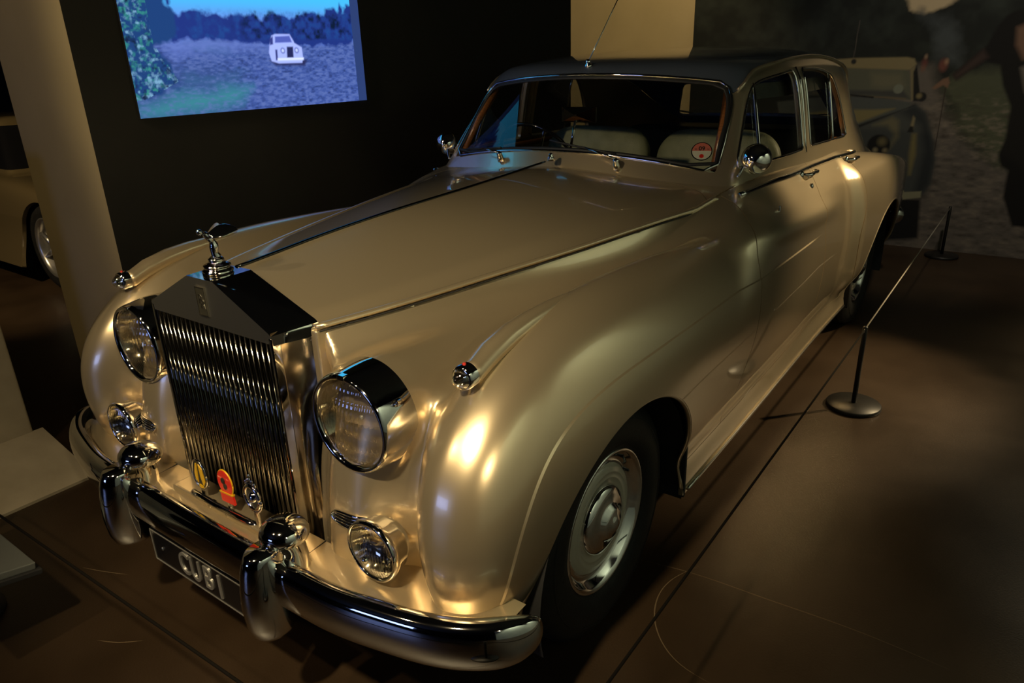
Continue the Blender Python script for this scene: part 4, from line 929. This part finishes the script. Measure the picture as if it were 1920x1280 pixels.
# wheels
def wheel(x, y, s_, name='wheel'):
    e = empty(name, (x, y, .355), car); ax = (s_, 0, 0)
    mesh_obj('tyre', *lathe([(.206, -.075), (.225, -.096), (.27, -.106), (.315, -.103), (.340, -.090), (.352, -.074), (.357, -.04), (.358, 0), (.357, .04), (.352, .074), (.345, .084), (.335, .092), (.315, .102), (.29, .106), (.262, .105), (.235, .098), (.218, .086), (.210, .070)], (0, 0, 0), ax, 96), 'tyre', e)
    mesh_obj('tyre_bead_ring', *lathe([(.309, .1035), (.306, .1062), (.303, .1050)], (0, 0, 0), ax, 72), 'tyre', e)
    grooves = [lathe([(.3585, h-.003), (.3600, h), (.3585, h+.003)], (0, 0, 0), ax, 96) for h in (-.05, -.025, 0, .025, .05)]
    mesh_obj('tread_rib', *join(*grooves), 'tyre', e)
    mesh_obj('trim_ring', *lathe([(.2165, .074), (.2185, .084), (.216, .090), (.209, .090), (.200, .080), (.190, .064), (.180, .056), (.171, .056), (.165, .062)], (0, 0, 0), ax, 80), 'chrome', e)
    mesh_obj('wheel_disc', *lathe([(.168, .058), (.163, .066), (.155, .071), (.145, .072), (.143, .0735), (.141, .072), (.128, .071), (.126, .0725), (.124, .071), (.110, .068), (.10, .062)], (0, 0, 0), ax, 72), 'wheel_paint', e)
    mesh_obj('hub_cap', *lathe([(.1085, .062), (.107, .074), (.098, .084), (.080, .090), (.060, .092), (.056, .095), (.046, .106), (.040, .110), (.030, .1115), (.022, .117), (.012, .120), (.001, .121)], (0, 0, 0), ax, 64), 'chrome', e)
    mesh_obj('valve', *lathe([(.005, .055), (.005, .072), (.0035, .074)], (0, .176*math.cos(.5), .176*math.sin(.5)), ax, 12, False, True), 'black_gloss', e)
    mesh_obj('wheel_back', *lathe([(.001, -.05), (.20, -.05), (.212, .05)], (0, 0, 0), ax, 40), 'black_matte', e)
for s_ in (1, -1):
    wheel(s_*.745, 0, s_); wheel(s_*.762, 3.124, s_)
# undertray and far bodywork
mesh_obj('underbody', *box((0, 1.65, .34), (1.30, 3.9, .06)), 'black_matte', car, smooth=False)
mesh_obj('bulkhead', *box((0, 1.02, .70), (1.15, .03, .66)), 'black_matte', car, smooth=False)
mesh_obj('mud_flap', *box((.72, .40, .42), (.36, .014, .36), .004), 'black_matte', car, smooth=False); mesh_obj('mud_flap', *box((-.72, .40, .42), (.36, .014, .36), .004), 'black_matte', car, smooth=False)
rb = [tuple(q_) for q_ in curve_pts([(0.84, 4.22, .47), (.82, 4.30, .47), (.76, 4.40, .47), (.5, 4.49, .47), (0, 4.52, .47)], 24)]
rb += [(-x, y, z) for x, y, z in rb[::-1][1:]]
mesh_obj('rear_bumper', *tube(rb, .055, 14, flat=1.1), 'chrome', car)
for s_ in (1, -1): mesh_obj('tail_lamp', *lathe([(.05, -.03), (.05, 0), (.04, .015), (.001, .025)], (s_*.70, 4.20, .72), (0, 1, .1), 24, True), 'red_lens', car)
# mirrors, aerial, wipers, jets
for s_ in (1, -1):
    dm = empty('door_mirror', (0, 0, 0), car); c0 = (s_*.765, 1.243, 1.216)
    mesh_obj('mirror_bowl', *lathe([(.001, -.062), (.022, -.058), (.042, -.044), (.054, -.022), (.057, 0), (.057, .006), (.052, .010)], c0, (-s_*.15, 1, 0), 40), 'chrome', dm)
    mesh_obj('mirror_face', *lathe([(.001, .006), (.054, .007)], c0, (-s_*.15, 1, 0), 32), 'chrome', dm)
    mesh_obj('mirror_arm', *tube(curve_pts([(s_*.715, 1.19, 1.150), (s_*.728, 1.20, 1.18), (s_*.74, 1.21, 1.205), (s_*.757, 1.215, 1.214)], 10), .006, 10), 'chrome', dm)
    mesh_obj('mirror_boss', *lathe([(.020, -.008), (.019, .004), (.010, .010)], (s_*.757, 1.192, 1.215), (0, -1, 0), 20, True, True), 'chrome', dm)
ae = empty('aerial', (0, 0, 0), car)
mesh_obj('aerial_base', *lathe([(.016, -.004), (.016, .006), (.009, .012), (.010, .022), (.005, .03)], (0, 1.30, 1.556), (0, -.2, 1), 20, True, True), 'chrome', ae)
mesh_obj('aerial_rod', *tube([(0, 1.30, 1.575), (0, 1.56, 1.835), (0, 1.78, 2.06)], .0022, 8), 'chrome', ae)
for (bx0, tip, end) in (((.278, 1.046, 1.196), (-.061, 1.084, 1.268), (.13, 1.07, 1.243)), ((-.30, 1.052, 1.196), (-.57, 1.143, 1.203), (-.42, 1.085, 1.217))):
    wi = empty('wiper', (0, 0, 0), car)
    mesh_obj('wiper_pivot', *lathe([(.014, -.02), (.014, .0), (.011, .012), (.012, .018), (.004, .024)], bx0, (0, -.35, 1), 18, True, True), 'chrome', wi)
    mid = [(a+b_)/2 for a, b_ in zip(bx0, end)]
    mesh_obj('wiper_arm', *tube([(bx0[0], bx0[1], bx0[2]+.02), (mid[0], mid[1]-.012, mid[2]+.014), (end[0], end[1]-.010, end[2]+.008)], [.005, .004, .003], 8), 'chrome', wi)
    a, b_ = np.array(tip), np.array(end)*2-np.array(tip)
    mesh_obj('wiper_blade', *tube([tuple(np.array(on_cab((a[0]+(b_[0]-a[0])*t, 0, a[2]+(b_[2]-a[2])*t), 'y', .005))) for t in np.linspace(0, .82, 8)], .0045, 6), 'rubber_seal', wi)
mesh_obj('washer_jet', *lathe([(.016, -.004), (.014, .008), (.008, .014), (.010, .02), (.003, .026)], (0, 1.002, 1.206), (0, -.1, 1), 18, True, True), 'chrome', car)
# interior
it = empty('interior', (0, 0, 0), car)
def cushion(c, s, mat, name, bev=.05):
    mesh_obj(name, *box(c, s, bev), mat, it)
for x in (-.335, .335):
    rings = []
    for t_ in np.concatenate([np.linspace(0, .75, 8), np.linspace(.78, 1, 14)]):
        z = .62+.625*t_; hw = .31 if t_ < .78 else .31*(.50+.50*math.sqrt(max(0, 1-((t_-.78)/.22)**2)))
        th = .07*(1-.30*t_)*(1 if t_ < .86 else math.sqrt(max(.1, 1-((t_-.86)/.15)**2))); yc_ = 1.86+.14*t_
        rings.append([(x+hw*np.sign(math.cos(a))*abs(math.cos(a))**.35, yc_+th*np.sign(math.sin(a))*abs(math.sin(a))**.7, z) for a in np.linspace(0, 2*math.pi, 33)[:-1]])
    mesh_obj('front_seat_back', *loft(rings), 'leather', it)
    cushion((x, 1.62, .56), (.60, .52, .16), 'leather', 'seat_cushion')
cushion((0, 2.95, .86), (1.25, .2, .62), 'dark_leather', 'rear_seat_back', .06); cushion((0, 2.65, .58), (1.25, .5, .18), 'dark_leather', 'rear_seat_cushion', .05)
mesh_obj('dashboard', *loft([[(x, 1.16+.20*x*x, 1.165-.09*x*x), (x, 1.25+.15*x*x, 1.172-.09*x*x), (x, 1.30+.1*x*x, 1.155-.09*x*x), (x, 1.31, .96), (x, 1.16, .96)] for x in np.linspace(-.64, .64, 25)]), 'walnut', it)
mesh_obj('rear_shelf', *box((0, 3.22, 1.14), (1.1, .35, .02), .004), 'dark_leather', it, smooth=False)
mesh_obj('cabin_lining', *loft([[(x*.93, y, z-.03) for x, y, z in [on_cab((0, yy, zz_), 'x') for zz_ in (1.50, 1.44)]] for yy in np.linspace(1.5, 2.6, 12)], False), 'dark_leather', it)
for s_ in (1, -1): mesh_obj('door_capping', *tube([(s_*(float(xs0(y))-.05), y, 1.155) for y in np.linspace(1.30, 2.6, 14)], .014, 8), 'walnut', it)
for s_ in (1, -1): mesh_obj('pillar_capping', *tube([(s_*.625, 1.185, 1.175), (s_*.605, 1.30, 1.33), (s_*.575, 1.41, 1.46)], .016, 8), 'walnut', it)
sw_ = empty('steering_wheel', (0, 0, 0), car); sc_ = Vector((-.37, 1.46, 1.14)); ax_ = Vector((0, .82, .57)).normalized(); u_, v_, d_ = frame_of(ax_)
mesh_obj('wheel_rim', *tube([tuple(sc_+u_*(.205*math.cos(a))+v_*(.205*math.sin(a))) for a in np.linspace(0, 2*math.pi, 49)], .009, 10, False), 'black_gloss', sw_)
mesh_obj('wheel_hub', *lathe([(.03, -.03), (.03, .01), (.01, .02)], tuple(sc_), tuple(ax_), 20, True, True), 'black_gloss', sw_)
for a in (0, 2.1, 4.2): mesh_obj('wheel_spoke', *tube([tuple(sc_), tuple(sc_+u_*(.205*math.cos(a))+v_*(.205*math.sin(a)))], .006, 8), 'chrome', sw_)
mesh_obj('steering_column', *tube([tuple(sc_), (-.37, 1.24, .99)], .02, 10), 'black_gloss', sw_)
im = empty('interior_mirror', (0, 0, 0), car); IM = (-.018, 1.25, 1.363)
mesh_obj('mirror_case', *loft([[(IM[0]+a*s, IM[1]-d, IM[2]+b_*s) for a, b_ in ((-.085, -.032), (.085, -.032), (.085, .032), (-.085, .032))] for s, d in ((1., -.006), (1., 0), (.80, .008), (.10, .030))]), 'chrome', im, smooth=False)
mesh_obj('mirror_stem', *tube([(-.069, 1.25, 1.165), (-.03, 1.245, 1.345)], .006, 10), 'chrome', im)
# tax disc inside the windscreen
td = empty('tax_disc', (0, 0, 0), car); tx, tz = .565, 1.240
ty = float(Yws(np.array(tx), np.array(tz)))+.016; n_ = grad(G, np.array([[tx, ty-.01, tz]]))[0]; n_ /= np.linalg.norm(n_); ez = Vector(n_); ex = Vector((0, 0, 1)).cross(ez).normalized(); ey = ez.cross(ex); TM = axes((tx, ty, tz), ex, ey, ez)
def tdp(poly, d, mat, nm): mesh_obj(nm, *place(prism(poly, d, d+.0004, lambda u, v, d_: (u, v, d_)), TM), mat, td, smooth=False)
tdp(disc_poly(0, 0, .040, .040), 0, 'black_gloss', 'disc_holder'); tdp(disc_poly(0, 0, .036, .036), .0006, 'paper_white', 'disc_paper')
tdp([(.036*math.cos(a), .036*math.sin(a)) for a in np.linspace(.05, math.pi-.05, 24)], .0012, 'paper_pink', 'disc_band'); tdp(disc_poly(0, -.021, .0085, .0085, 20), .0012, 'badge_red', 'disc_stamp')
mesh_obj('disc_text', *place(text_mesh('09', .024, .0003, .0006), TM @ Matrix.Translation((0, .011, .002))), 'print_black', td, smooth=False)
mesh_obj('disc_text', *place(text_mesh('30', .010, .0003), TM @ Matrix.Translation((-.023, .008, .002))), 'print_black', td, smooth=False)
mesh_obj('disc_text', *place(text_mesh('14', .010, .0003), TM @ Matrix.Translation((.023, .008, .002))), 'print_black', td, smooth=False)
tdp([(-.018, -.008), (.018, -.008), (.018, -.002), (-.018, -.002)], .0013, 'paper_white', 'disc_strip')

# ---------------------------------------------------------------- the second car, half hidden behind the partition
oc = empty('olive_car', (-5.78, 1.6, 0)); tag(oc, 'olive gold car with alloy wheel, partly hidden behind the cream partition end', 'car')
def H(x, y, z):        # x along its length (front at +), y across
    a = np.abs(y); top = .84-.06*sst(.3, 1.6, x)-.10*sst(-1.2, -2.2, x)
    b = smx(a-(.86-.10*np.maximum(z-.55, 0)), z-top, .22); b = smx(b, x-2.15+.35*a*a+.5*np.maximum(z-.6, 0), .3); b = smx(b, -2.3-x+.3*a*a, .3); b = smx(b, .2-z, .05)
    c = smx(a-(.72-.35*(z-.8)), z-1.27, .15); c = smx(c, x-.62+.95*(z-.8), .1); c = smx(c, -1.55-x+1.0*(z-.8), .15)
    return smn(b, c, .06)
HM = nets(H, (-2.5, -.95, .15), (2.4, .95, 1.35), .03)
for cx in (1.28, -1.32): HM = keep_neg(HM, lambda V, N, cx=cx: np.where(np.abs(V[:, 1]) > .4, .36-np.hypot(V[:, 0]-cx, V[:, 2]-.33), -1.))
wband = lambda V, N: np.maximum(np.maximum(.87-V[:, 2], V[:, 2]-1.2), np.abs(V[:, 0]+.35)-.95)
panel_obj('body_shell', flange(keep_pos(HM, wband), .03), 'far_paint', oc); panel_obj('window_band', keep_neg(HM, wband), 'black_gloss', oc)
for cx in (1.28, -1.32):
    for sy in (-1, 1):
        we = empty('wheel', (cx, sy*.74, .33), oc); ax = (0, sy, 0)
        mesh_obj('tyre', *lathe([(.22, -.08), (.26, -.10), (.31, -.09), (.33, -.06), (.33, .06), (.31, .085), (.27, .092), (.235, .08)], (0, 0, 0), ax, 48), 'tyre', we)
        mesh_obj('alloy_rim', *lathe([(.236, .078), (.24, .086), (.23, .088), (.215, .06), (.20, -.02)], (0, 0, 0), ax, 48), 'alloy', we)
        mesh_obj('alloy_hub', *lathe([(.06, -.02), (.06, .055), (.03, .065), (.001, .066)], (0, 0, 0), ax, 24), 'alloy', we)
        u_, v_, d_ = frame_of(ax)
        for k in range(7):
            a = 2*math.pi*k/7; p0 = u_*(.05*math.cos(a))+v_*(.05*math.sin(a))+d_*.045; p1 = u_*(.225*math.cos(a))+v_*(.225*math.sin(a))+d_*.05
            mesh_obj('alloy_spoke', *tube([tuple(p0), tuple(p1)], [.022, .017], 8), 'alloy', we)
        mesh_obj('arch_liner', *lathe([(.001, -.12), (.37, -.12), (.37, .05)], (0, 0, 0), ax, 32), 'black_matte', we)
